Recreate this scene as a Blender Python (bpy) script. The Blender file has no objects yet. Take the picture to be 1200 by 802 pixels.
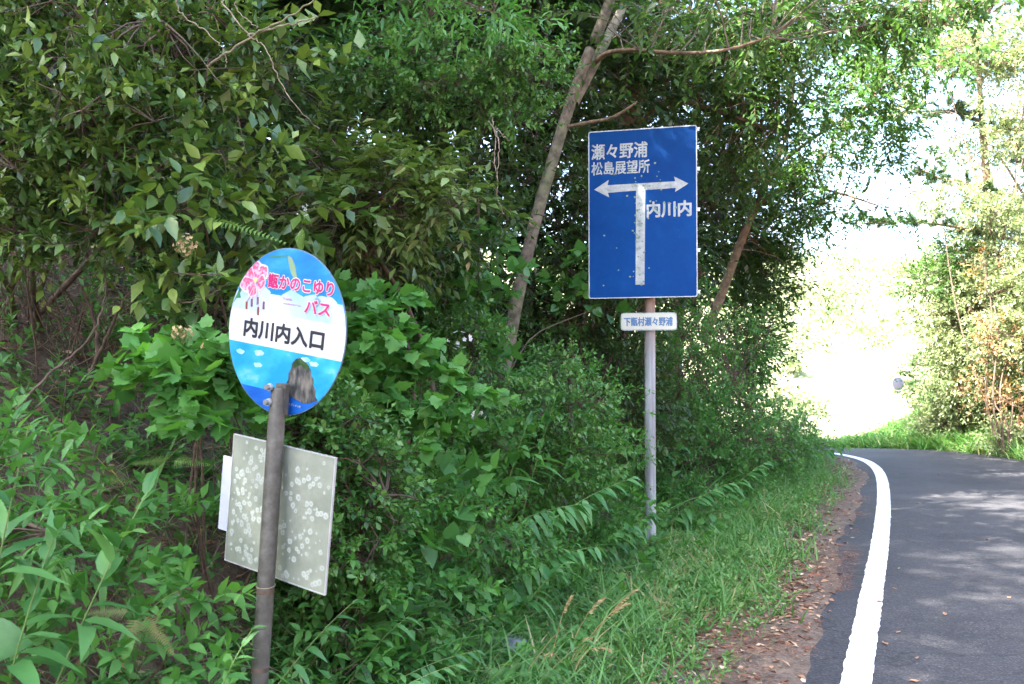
import bpy, math, random, time
import numpy as np
from mathutils import Vector, Matrix

T0 = time.time()
scene = bpy.context.scene
C = scene.collection

# ------------------------------------------------------------------ camera
F = 1100.0 / 1200.0 * 36.0
EYE = 1.45
PITCH = math.atan(29 / 1100.0)
cam_d = bpy.data.cameras.new("camera")
cam = bpy.data.objects.new("camera", cam_d); C.objects.link(cam)
cam_d.sensor_width = 36.0; cam_d.lens = F
cam.location = (0, 0, EYE)
cam.rotation_euler = (math.pi / 2 + PITCH, 0, 0)
cam_d.clip_start = 0.05; cam_d.clip_end = 3000
cam_d.dof.use_dof = True; cam_d.dof.focus_distance = 5.0; cam_d.dof.aperture_fstop = 8.0
scene.camera = cam

# ------------------------------------------------------------------ light
SUN_EL, SUN_AZ = math.radians(50.3), math.radians(-121)
w = bpy.data.worlds.new("World"); scene.world = w; w.use_nodes = True
nt = w.node_tree; bg = nt.nodes["Background"]
sky = nt.nodes.new("ShaderNodeTexSky"); sky.sky_type = 'NISHITA'; sky.sun_disc = False
sky.sun_elevation = SUN_EL; sky.sun_rotation = SUN_AZ
sky.air_density = 0.9; sky.dust_density = 3.2; sky.ozone_density = 0.9
nt.links.new(sky.outputs[0], bg.inputs[0]); bg.inputs[1].default_value = 0.15
sd = bpy.data.lights.new("sun", 'SUN'); sd.energy = 5.0; sd.angle = math.radians(0.55); sd.color = (1.0, 0.95, 0.86)
sun = bpy.data.objects.new("sun", sd); C.objects.link(sun)
to_sun = Vector((math.sin(SUN_AZ) * math.cos(SUN_EL), math.cos(SUN_AZ) * math.cos(SUN_EL), math.sin(SUN_EL)))
sun.rotation_euler = to_sun.to_track_quat('Z', 'Y').to_euler()
sun.location = (-20, -10, 30)
vs = scene.view_settings
vs.view_transform = 'Standard'; vs.look = 'None'; vs.exposure = 3.42; vs.gamma = 1.0; vs.use_curve_mapping = False
scene.cycles.max_bounces = 8; scene.cycles.diffuse_bounces = 4; scene.cycles.glossy_bounces = 2
scene.cycles.transmission_bounces = 6; scene.cycles.use_denoising = True
scene.cycles.caustics_reflective = False; scene.cycles.caustics_refractive = False

# ------------------------------------------------------------------ helpers
def spot(px, py, d):
    """a point of the place d metres ahead, seen from the road edge in direction (px, py)"""
    u = (px - 600) / 1100.0; v = -(py - 430) / 1100.0
    return np.array([u * d, d, EYE + v * d])

def sstep(a, b, x):
    t = np.clip((x - a) / (b - a), 0, 1); return t * t * (3 - 2 * t)

def chaikin(P, n=3):
    P = np.array(P, float)
    for _ in range(n):
        Q = [P[0]]
        for a, b in zip(P[:-1], P[1:]):
            Q += [a * .75 + b * .25, a * .25 + b * .75]
        Q.append(P[-1]); P = np.array(Q)
    return P

LINE = chaikin([(-30, -34), (-14, -19), (-5, -8), (-2.0, -3.7), (-0.27, 0.0), (1.58, 4.35), (2.36, 6.18), (3.03, 7.76), (4.03, 10.2), (4.95, 12.6),
                (5.42, 14.2), (5.55, 15.4), (5.45, 17.2), (5.0, 19.2), (4.2, 21.5), (2.4, 25), (-1.5, 30), (-8, 36), (-20, 44), (-40, 52)], 2)
SEG_A = LINE[:-1]; SEG_B = LINE[1:]; SEG_D = SEG_B - SEG_A; SEG_L2 = (SEG_D ** 2).sum(1); SEG_L = np.sqrt(SEG_L2)
SEG_S = np.concatenate([[0], np.cumsum(SEG_L)])

def road_ts(x, y):
    """signed distance t from the painted edge line (+ = bank side) and arc position s"""
    x = np.atleast_1d(np.asarray(x, float)).ravel(); y = np.atleast_1d(np.asarray(y, float)).ravel()
    T = np.empty(len(x)); S = np.empty(len(x))
    for i in range(0, len(x), 20000):
        P = np.stack([x[i:i + 20000], y[i:i + 20000]], 1)[:, None, :]
        f = np.clip(((P - SEG_A) * SEG_D).sum(2) / SEG_L2, 0, 1)
        Q = SEG_A + f[..., None] * SEG_D
        d2 = ((P - Q) ** 2).sum(2); j = d2.argmin(1); k = np.arange(len(j))
        dv = P[:, 0] - Q[k, j]
        cr = SEG_D[j, 0] * dv[:, 1] - SEG_D[j, 1] * dv[:, 0]
        T[i:i + 20000] = np.sqrt(d2[k, j]) * np.where(cr >= 0, 1, -1)
        S[i:i + 20000] = SEG_S[j] + f[k, j] * SEG_L[j]
    return T, S

_rs = np.random.RandomState(5)
_pw = [(_rs.uniform(-1, 1, 2), _rs.uniform(0, 6.28)) for _ in range(14)]
def wob(x, y, f):
    v = 0
    for i, (k, p) in enumerate(_pw):
        kk = k / np.hypot(*k) * f * (0.6 + 0.1 * i)
        v = v + np.sin(kk[0] * x + kk[1] * y + p) / (1 + .12 * i)
    return v / 5.0

def drop(y):
    a = 0.008 * np.clip(y - 14, 0, 10) ** 2
    b = 0.16 * np.clip(y - 24, 0, 1e9)
    return -np.minimum(a + b, 2.7)

RW = 2.45       # width of the carriageway
LP = ([-99, .45, 1.0, 1.5, 1.95, 2.6, 3.4, 9, 16, 60, 900], [0, .01, .02, .03, .14, .85, 1.5, 4.6, 7.6, 14, 18])
RP = ([0, RW + .2, RW + .8, RW + 1.4, RW + 2.4, RW + 4, RW + 12, 900], [0, .0, .05, .5, 2.1, 3.2, 6.5, 12])
def ground_z(x, y, ts=None):
    x = np.asarray(x, float).ravel(); y = np.asarray(y, float).ravel()
    t, s = ts if ts is not None else road_ts(x, y)
    zl = np.interp(t, *LP); zr = np.interp(-t, *RP)
    far = sstep(20, 27, y)
    zl = zl * (1 - .8 * far); zr = zr * (1 - sstep(17.5, 21.5, y - .12 * x)) + far * np.interp(-t, [RW, RW + 1, RW + 4, 900], [0, .0, .1, .1])
    hill = np.interp(y - .12 * x, [-900, 44, 50, 56, 90, 130, 900], [0, 0, 1.2, 4.2, 13, 20, 60]) * sstep(40, 48, y)
    z = drop(y) + np.where(t > 0, zl, zr) + hill
    rough = np.where(t > 0, sstep(.8, 2.5, t), sstep(RW + .6, RW + 1.5, -t))
    z = z + rough * (wob(x, y, 3.0) * .06 + wob(x, y, 1.0) * .12) + .004 * wob(x, y, 14) * sstep(.1, .5, np.where(t > 0, t, -t - RW))
    under = np.where(t > 0, 1 - sstep(.10, .36 + .15 * wob(x, y, 2.2) + .12 * wob(x + 3, y, 7.0), t), 1 - sstep(RW + .0, RW + .25, -t))
    return z - .022 * under

class Cloud:
    """collects many small triangles and links them as one mesh"""
    def __init__(s): s.v = []; s.f = []; s.r = []; s.m = []; s.n = 0
    def add(s, tv, tf, M, sc, pos, rnd, mat=0):
        N = len(pos)
        if N == 0: return
        tv = np.asarray(tv, float); tf = np.asarray(tf, int)
        sc = np.broadcast_to(np.asarray(sc, float), (N,))
        V = np.einsum('nij,vj->nvi', M, tv) * sc[:, None, None] + pos[:, None, :]
        s.v.append(V.reshape(-1, 3).astype(np.float32))
        s.f.append((tf[None] + (np.arange(N) * len(tv))[:, None, None] + s.n).reshape(-1, 3))
        s.r.append(np.repeat(rnd, len(tf))); s.m.append(np.full(N * len(tf), mat))
        s.n += N * len(tv)
    def raw(s, V, Fc, rnd=.5, mat=0):
        s.v.append(np.asarray(V, np.float32)); s.f.append(np.asarray(Fc, int) + s.n)
        s.r.append(np.full(len(Fc), rnd) if np.isscalar(rnd) else rnd); s.m.append(np.full(len(Fc), mat)); s.n += len(V)
    def tris(s): return sum(len(f) for f in s.f)
    def mesh(s, name, mats, smooth=False):
        V = np.concatenate(s.v); Fc = np.concatenate(s.f); R = np.concatenate(s.r); Mi = np.concatenate(s.m)
        me = bpy.data.meshes.new(name)
        me.vertices.add(len(V)); me.vertices.foreach_set("co", V.ravel())
        me.loops.add(len(Fc) * 3); me.loops.foreach_set("vertex_index", Fc.ravel().astype(np.int32))
        me.polygons.add(len(Fc)); me.polygons.foreach_set("loop_start", (np.arange(len(Fc)) * 3).astype(np.int32))
        me.polygons.foreach_set("loop_total", np.full(len(Fc), 3, np.int32))
        for m in mats: me.materials.append(m)
        me.polygons.foreach_set("material_index", Mi.astype(np.int32))
        if smooth: me.polygons.foreach_set("use_smooth", np.ones(len(Fc), bool))
        me.update(calc_edges=True)
        a = me.attributes.new("rnd", 'FLOAT', 'FACE'); a.data.foreach_set("value", R.astype(np.float32))
        return me

def link(name, data, parent=None, loc=None, **props):
    o = bpy.data.objects.new(name, data); C.objects.link(o)
    if parent is not None: o.parent = parent
    if loc is not None: o.location = loc
    for k, v in props.items():
        if v: o[k] = v
    return o

def thing(name, label, cat, loc, group=None):
    return link(name, None, None, loc, label=label, category=cat, group=group)

def unit(v):
    return v / np.maximum(np.linalg.norm(v, axis=-1, keepdims=True), 1e-9)

def frames(d, n):
    d = unit(d); x = unit(np.cross(d, n)); z = np.cross(x, d)
    return np.stack([x, d, z], axis=-1)

def tubes(cloud, P, R, sides=5, rnd=.5, mat=0):
    """P (N,K,3) centre lines, R (N,K) radii"""
    P = np.asarray(P, float); N, K, _ = P.shape
    R = np.broadcast_to(np.asarray(R, float), (N, K))
    Tn = unit(np.gradient(P, axis=1)); ref = np.where(np.abs(Tn[..., 2:3]) > .9, np.array([1., 0, 0]), np.array([0, 0, 1.]))
    a = unit(np.cross(Tn, ref)); b = np.cross(Tn, a)
    th = np.arange(sides) * 2 * np.pi / sides
    V = P[:, :, None, :] + R[:, :, None, None] * (a[:, :, None, :] * np.cos(th)[:, None] + b[:, :, None, :] * np.sin(th)[:, None])
    q = []
    for k in range(K - 1):
        for i in range(sides):
            j = (i + 1) % sides
            A, B, Cc, D = k * sides + i, k * sides + j, (k + 1) * sides + j, (k + 1) * sides + i
            q += [(A, B, Cc), (A, Cc, D)]
    q = np.array(q)
    Fc = (q[None] + (np.arange(N) * K * sides)[:, None, None]).reshape(-1, 3)
    cloud.raw(V.reshape(-1, 3), Fc, rnd, mat)

def curves(P0, P1, K, rng, bend=.12, sag=0.0):
    P0 = np.asarray(P0, float); P1 = np.asarray(P1, float)
    t = np.linspace(0, 1, K)[None, :, None]; L = np.linalg.norm(P1 - P0, axis=1)[:, None, None]
    o1 = rng.normal(0, 1, (len(P0), 1, 3)); o2 = rng.normal(0, 1, (len(P0), 1, 3))
    return P0[:, None] * (1 - t) + P1[:, None] * t + L * bend * (o1 * np.sin(np.pi * t) * .7 + o2 * np.sin(2 * np.pi * t) * .4) + np.array([0, 0, 1.]) * L * sag * np.sin(np.pi * t)

# ------------------------------------------------------------------ materials
def mat_new(name):
    m = bpy.data.materials.new(name); m.use_nodes = True
    return m, m.node_tree, m.node_tree.nodes["Principled BSDF"]

def ramp(nt, fac, stops, interp='LINEAR'):
    r = nt.nodes.new("ShaderNodeValToRGB"); r.color_ramp.interpolation = interp
    e = r.color_ramp.elements
    while len(e) < len(stops): e.new(.5)
    for i, (p, c) in enumerate(stops):
        e[i].position = p; e[i].color = (*c, 1)
    nt.links.new(fac, r.inputs[0]); return r

def noise(nt, scale, detail=3, coord='Object', rough=.55):
    tc = nt.nodes.new("ShaderNodeTexCoord"); n = nt.nodes.new("ShaderNodeTexNoise")
    n.inputs["Scale"].default_value = scale; n.inputs["Detail"].default_value = detail; n.inputs["Roughness"].default_value = rough
    nt.links.new(tc.outputs[coord], n.inputs["Vector"]); return n

def bump(nt, bsdf, height, strength=.3, dist=.01):
    b = nt.nodes.new("ShaderNodeBump"); b.inputs["Strength"].default_value = strength; b.inputs["Distance"].default_value = dist
    nt.links.new(height, b.inputs["Height"]); nt.links.new(b.outputs[0], bsdf.inputs["Normal"])

def plain(name, col, rough=.6, metal=0.0, var=.25, scale=8, bmp=.0):
    m, nt, b = mat_new(name)
    n = noise(nt, scale, 4)
    c = np.array(col)
    r = ramp(nt, n.outputs[0], [(.3, tuple(c * (1 - var))), (.7, tuple(np.minimum(c * (1 + var), 1)))])
    nt.links.new(r.outputs[0], b.inputs["Base Color"]); b.inputs["Roughness"].default_value = rough; b.inputs["Metallic"].default_value = metal
    if bmp: bump(nt, b, n.outputs[0], bmp)
    return m

def leaf_mat(name, stops, transl=.35, rough=.42, spec=.5, tmul=(1.25, 1.35, .6)):
    m, nt, b = mat_new(name)
    at = nt.nodes.new("ShaderNodeAttribute"); at.attribute_name = "rnd"
    r = ramp(nt, at.outputs["Fac"], stops)
    n = noise(nt, 60, 2); mx = nt.nodes.new("ShaderNodeMix"); mx.data_type = 'RGBA'; mx.blend_type = 'MULTIPLY'; mx.inputs[0].default_value = .5
    rr = ramp(nt, n.outputs[0], [(.3, (.6, .62, .6)), (.7, (1, 1, 1))])
    nt.links.new(r.outputs[0], mx.inputs[6]); nt.links.new(rr.outputs[0], mx.inputs[7])
    nt.links.new(mx.outputs[2], b.inputs["Base Color"])
    b.inputs["Roughness"].default_value = rough; b.inputs["Specular IOR Level"].default_value = spec
    tr = nt.nodes.new("ShaderNodeBsdfTranslucent"); ms = nt.nodes.new("ShaderNodeMixShader"); ms.inputs[0].default_value = transl
    tm = nt.nodes.new("ShaderNodeMix"); tm.data_type = 'RGBA'; tm.blend_type = 'MULTIPLY'; tm.inputs[0].default_value = 1.0
    tm.inputs[7].default_value = (*tmul, 1); nt.links.new(mx.outputs[2], tm.inputs[6]); nt.links.new(tm.outputs[2], tr.inputs[0])
    out = nt.nodes["Material Output"]
    nt.links.new(b.outputs[0], ms.inputs[1]); nt.links.new(tr.outputs[0], ms.inputs[2]); nt.links.new(ms.outputs[0], out.inputs[0])
    return m

Y = (.42, .28, .04)
LM = {
 'glossy': leaf_mat("glossy_leaf", [(0, (.025, .065, .018)), (.35, (.06, .13, .03)), (.65, (.13, .215, .04)), (.94, (.24, .32, .07)), (.985, (.30, .24, .05)), (1, (.30, .13, .04))], .25, .33, .6),
 'small': leaf_mat("small_leaf", [(0, (.035, .105, .028)), (.4, (.07, .19, .042)), (.75, (.14, .30, .07)), (.965, (.22, .37, .10)), (1, Y)], .3, .4),
 'droop': leaf_mat("drooping_leaf", [(0, (.045, .09, .02)), (.45, (.10, .17, .04)), (.8, (.20, .27, .08)), (1, (.22, .15, .07))], .3, .36),
 'dark': leaf_mat("dark_leaf", [(0, (.02, .05, .014)), (.5, (.045, .10, .022)), (.93, (.10, .18, .042)), (1, (.16, .12, .04))], .3, .45),
 'bright': leaf_mat("bright_vine_leaf", [(0, (.055, .18, .038)), (.5, (.095, .26, .055)), (1, (.16, .36, .09))], .4, .5, .35),
 'herb': leaf_mat("herb_leaf", [(0, (.045, .145, .038)), (.5, (.095, .255, .062)), (.95, (.17, .36, .10)), (1, (.30, .30, .09))], .42, .45, .45),
 'lily': leaf_mat("stem_plant_leaf", [(0, (.05, .17, .045)), (.5, (.085, .24, .065)), (1, (.15, .34, .10))], .35, .42, .45),
 'grass': leaf_mat("grass_blade", [(0, (.07, .19, .045)), (.5, (.12, .28, .07)), (.80, (.20, .35, .11)), (.88, (.42, .38, .19)), (1, (.52, .44, .26))], .35, .5, .35),
 'deep': leaf_mat("shade_dark_leaf", [(0, (.014, .034, .011)), (.6, (.030, .068, .018)), (.97, (.06, .12, .03)), (1, (.2, .11, .03))], .2, .45),  # leaf colour darkened so gaps behind the shrubs read as deep shade
 'canopy': leaf_mat("canopy_leaf", [(0, (.028, .07, .02)), (.5, (.055, .125, .032)), (.97, (.11, .21, .05)), (1, (.35, .16, .04))], .4, .42),
 'hill': leaf_mat("hillside_leaf", [(0, (.09, .14, .06)), (.5, (.17, .22, .10)), (1, (.30, .31, .18))], .3, .6, .3, (1.1, 1.1, .8)),
 'layered': leaf_mat("layered_leaf", [(0, (.04, .10, .03)), (.5, (.08, .18, .045)), (.97, (.15, .28, .08)), (1, (.35, .16, .04))], .45, .42),
 'sunny': leaf_mat("sun_paled_leaf", [(0, (.14, .20, .09)), (.5, (.26, .32, .16)), (1, (.40, .42, .26))], .45, .5, .5, (1.15, 1.15, .8)),  # leaf colour paled to imitate foliage washed out by sunlight
 'pine': leaf_mat("pine_needle", [(0, (.035, .07, .025)), (1, (.07, .13, .04))], .15, .5),
 'dry': leaf_mat("withered_leaf", [(0, (.16, .09, .05)), (.5, (.30, .16, .09)), (1, (.26, .30, .10))], .3, .6, .3),
 'litter': leaf_mat("dry_leaf", [(0, (.12, .06, .04)), (.35, (.25, .12, .075)), (.7, (.40, .24, .15)), (1, (.60, .46, .32))], .1, .7, .2, (1, 1, 1)),
 'petal': leaf_mat("white_petal", [(0, (.75, .75, .70)), (1, (.85, .85, .8))], .3, .5, .3, (1, 1, 1)),
 'tan': leaf_mat("tan_floret", [(0, (.40, .28, .12)), (1, (.62, .48, .26))], .2, .6, .3, (1, 1, 1)),
}
def bark(name, a, b_, scale=14, bmp=.5):
    m, nt, b = mat_new(name)
    n = noise(nt, scale, 6, rough=.65); n2 = noise(nt, 3.0, 2)
    r = ramp(nt, n.outputs[0], [(.32, a), (.62, b_)])
    g = ramp(nt, n2.outputs[0], [(.5, (1, 1, 1)), (.68, (.75, .95, .70))])
    mx = nt.nodes.new("ShaderNodeMix"); mx.data_type = 'RGBA'; mx.blend_type = 'MULTIPLY'; mx.inputs[0].default_value = 1
    nt.links.new(r.outputs[0], mx.inputs[6]); nt.links.new(g.outputs[0], mx.inputs[7]); nt.links.new(mx.outputs[2], b.inputs["Base Color"])
    b.inputs["Roughness"].default_value = .85; bump(nt, b, n.outputs[0], bmp, .02); return m
M_BARK = bark("grey_bark", (.055, .042, .030), (.20, .165, .12))
M_BARKB = bark("brown_bark", (.07, .045, .03), (.22, .14, .09))
M_TWIG = bark("brown_twig", (.045, .028, .02), (.13, .085, .06), 30, .2)
M_DEAD = bark("dead_twig", (.12, .085, .06), (.32, .25, .18), 30, .2)
M_STEM = plain("green_stem", (.12, .20, .05), .5)

# ------------------------------------------------------------------ leaf shapes (unit length along +Y)
def L_simple(w=.22, fold=.08):
    return [(0, 0, 0), (-w, .45, fold), (0, .5, 0), (w, .45, fold), (0, 1, -.08)], [(0, 2, 1), (0, 3, 2), (1, 2, 4), (2, 3, 4)]
def L_two(w=.24):
    return [(0, 0, 0), (-w, .48, .06), (w, .48, .06), (0, 1, -.04)], [(0, 2, 1), (1, 2, 3)]
def L_strip(prof, droop=.15, fold=.25, stalk=0.0):
    """prof: list of (y, half width); folded along the vein and drooping to the tip"""
    V = []; Fc = []
    for y, hw in prof:
        z = -droop * y * y
        if hw < 1e-4: V.append((0, y, z)); continue
        V += [(-hw, y, z + hw * fold), (0, y, z), (hw, y, z + hw * fold)]
    idx = 0; rows = []
    for y, hw in prof:
        rows.append([idx] if hw < 1e-4 else [idx, idx + 1, idx + 2]); idx += 1 if hw < 1e-4 else 3
    for a, b in zip(rows[:-1], rows[1:]):
        if len(a) == 1: Fc += [(a[0], b[1], b[0]), (a[0], b[2], b[1])]
        elif len(b) == 1: Fc += [(a[0], a[1], b[0]), (a[1], a[2], b[0])]
        else: Fc += [(a[0], a[1], b[1]), (a[0], b[1], b[0]), (a[1], a[2], b[2]), (a[1], b[2], b[1])]
    return V, Fc
def L_ovate(w=.23, droop=.18): return L_strip([(0, 0), (.12, w * .45), (.35, w), (.62, w * .8), (.85, w * .33), (1, 0)], droop, .3)
def L_lance(w=.11, droop=.35): return L_strip([(0, 0), (.12, w * .7), (.35, w), (.65, w * .75), (1, 0)], droop, .3)
def L_blade(w=.022, droop=.5): return L_strip([(0, w), (.35, w), (.7, w * .7), (1, 0)], droop, .5)
def L_round(w=.42): return L_strip([(0, 0), (.08, w * .6), (.3, w), (.6, w * .95), (.85, w * .5), (1, 0)], .1, .2)
def L_fan(outline, cz=-.03):
    V = [(0, .28, cz)] + [(x, y, .10 * abs(x) - .12 * max(y - .3, 0)) for x, y in outline]; n = len(outline)
    return V, [(0, i + 1, (i + 1) % n + 1) for i in range(n)]
_hp = [(.0, .03), (.10, -.05), (.27, -.08), (.40, .04), (.38, .16), (.55, .36), (.40, .42), (.36, .56), (.33, .70), (.18, .72), (0, 1)]
PALM = _hp + [(-x, y) for x, y in _hp[::-1][1:-1]]
L_PALM = L_fan(PALM)
_hh = [(0, .06), (.10, -.04), (.26, -.06), (.42, .06), (.47, .26), (.38, .52), (.20, .76), (0, 1)]
HEART = _hh + [(-x, y) for x, y in _hh[::-1][1:-1]]
L_HEART = L_fan(HEART)
def L_frond(n=14, w=.2):
    V = [(0, 0, 0), (.006, 0, 0), (0, 1, -.25)]; Fc = [(0, 1, 2)]
    for i in range(n):
        y = .15 + .83 * i / n; hw = w * math.sin(math.pi * (.22 + .78 * (1 - (y - .1)))) if y > .2 else w * .7
        hw = w * (1 - y) ** .6 * 1.05
        z = -.25 * y * y
        for sgn in (-1, 1):
            k = len(V); d = .5 * .83 / n
            V += [(0, y - d * .8, z), (sgn * hw, y + hw * .25, z - hw * .15), (0, y + d * .8, z)]; Fc.append((k, k + 1, k + 2) if sgn > 0 else (k, k + 2, k + 1))
    return V, Fc
L_NEEDLE = ([(x * .012 + math.sin(a) * 0, 0, 0) for x in (-1, 1) for a in (0,)] + [(0, 1, 0)], [(0, 1, 2)])

def leaf_field(rng, P, D, L, k, ll, spiral=True, droop=.15, spread=.9, up=1.0, lvar=.3):
    """k leaves on each of N twigs (start P, direction D, length L): returns pos, frames, scale, rnd"""
    N = len(P); i = np.arange(k); f = .12 + .88 * (i + .5 * rng.random((N, k))) / k
    pts = P[:, None] + D[:, None] * (L[:, None] * f)[..., None]; pts[..., 2] -= droop * L[:, None] * f ** 2
    s = unit(np.cross(D, np.array([0, 0, 1.]) + rng.normal(0, .2, (N, 3)))); u = np.cross(s, D)
    a = (137.5 * i)[None] + rng.uniform(0, 360, (N, 1)) if spiral else np.where(i % 2, 180., 0.)[None] + rng.normal(0, 14, (N, k)) - 10
    a = np.radians(a)
    side = s[:, None] * np.cos(a)[..., None] + u[:, None] * np.sin(a)[..., None]
    d = D[:, None] * .75 + side * spread + rng.normal(0, .18, (N, k, 3)); d[..., 2] -= droop
    n = np.array([0, 0, up]) + rng.normal(0, .35, (N, k, 3)) + D[:, None] * -.15
    d = unit(d).reshape(-1, 3); n = n.reshape(-1, 3)
    sc = ll * rng.uniform(1 - lvar, 1 + lvar, N * k) * np.tile(np.where(i < k * .7, 1, .85), N)
    base = np.repeat(rng.uniform(0, 1, N), k)
    rnd = np.clip(.55 * base + .45 * rng.random(N * k), 0, 1)
    tip = np.tile(i / max(k - 1, 1), N)
    return pts.reshape(-1, 3), frames(d, n), sc, np.clip(rnd * .85 + .15 * tip, 0, 1)

TEMPL = {'twon': L_two(.15), 'simple': L_simple(), 'two': L_two(), 'wide': L_simple(.30), 'narrow': L_simple(.15, .05), 'ovate': L_ovate(), 'lance': L_lance(), 'round': L_round(), 'palm': L_PALM, 'heart': L_HEART,
         'obovate': L_strip([(0, 0), (.25, .12), (.6, .26), (.85, .2), (1, 0)], .1, .25)}
SPEC = {  # shape in the mass, shape of single leaves, material, leaf length, leaves per twig, twig length, droop, spiral
 'glossy': ('simple', 'ovate', 'glossy', .055, 10, .17, .10, True),
 'big': ('wide', 'ovate', 'glossy', .085, 6, .20, .25, True),
 'small': ('wide', 'obovate', 'small', .036, 10, .12, .05, True),
 'droop': ('simple', 'ovate', 'droop', .070, 9, .24, .45, False),
 'dark': ('simple', 'ovate', 'dark', .065, 9, .20, .20, True),
 'palm': ('palm', 'palm', 'bright', .068, 5, .14, .20, True),
 'herb': ('simple', 'ovate', 'herb', .055, 8, .16, .10, True),
 'herbw': ('wide', 'ovate', 'bright', .060, 8, .15, .12, True),
 'fine': ('simple', 'ovate', 'bright', .042, 10, .16, .12, True),
 'weed': ('narrow', 'lance', 'herb', .075, 9, .20, .15, True),
 'heart': ('heart', 'heart', 'herb', .085, 4, .16, .25, True),
 'layered': ('simple', 'simple', 'layered', .080, 12, .34, .10, False),
 'canopy': ('simple', 'simple', 'canopy', .080, 11, .34, .14, False),
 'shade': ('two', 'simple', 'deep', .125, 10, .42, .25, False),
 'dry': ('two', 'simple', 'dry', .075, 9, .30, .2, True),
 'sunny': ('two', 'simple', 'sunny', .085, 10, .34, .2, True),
}
LEAF_MESH = {}
def leaf_mesh(shape, mat, variant):
    k = (shape, mat, variant)
    if k not in LEAF_MESH:
        c = Cloud(); c.add(*TEMPL[shape], np.eye(3)[None], 1.0, np.zeros((1, 3)), np.array([(variant + .5) / 6])); LEAF_MESH[k] = c.mesh("leaf", [LM[mat]])
    return LEAF_MESH[k]

def in_frame(P, m=0):
    d = np.maximum(P[:, 1], .1); px = 600 + P[:, 0] / d * 1100; py = 430 - (P[:, 2] - EYE) / d * 1100
    return (px > -m) & (px < 1200 + m) & (py > -m) & (py < 802 + m) & (P[:, 1] > .5)

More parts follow.
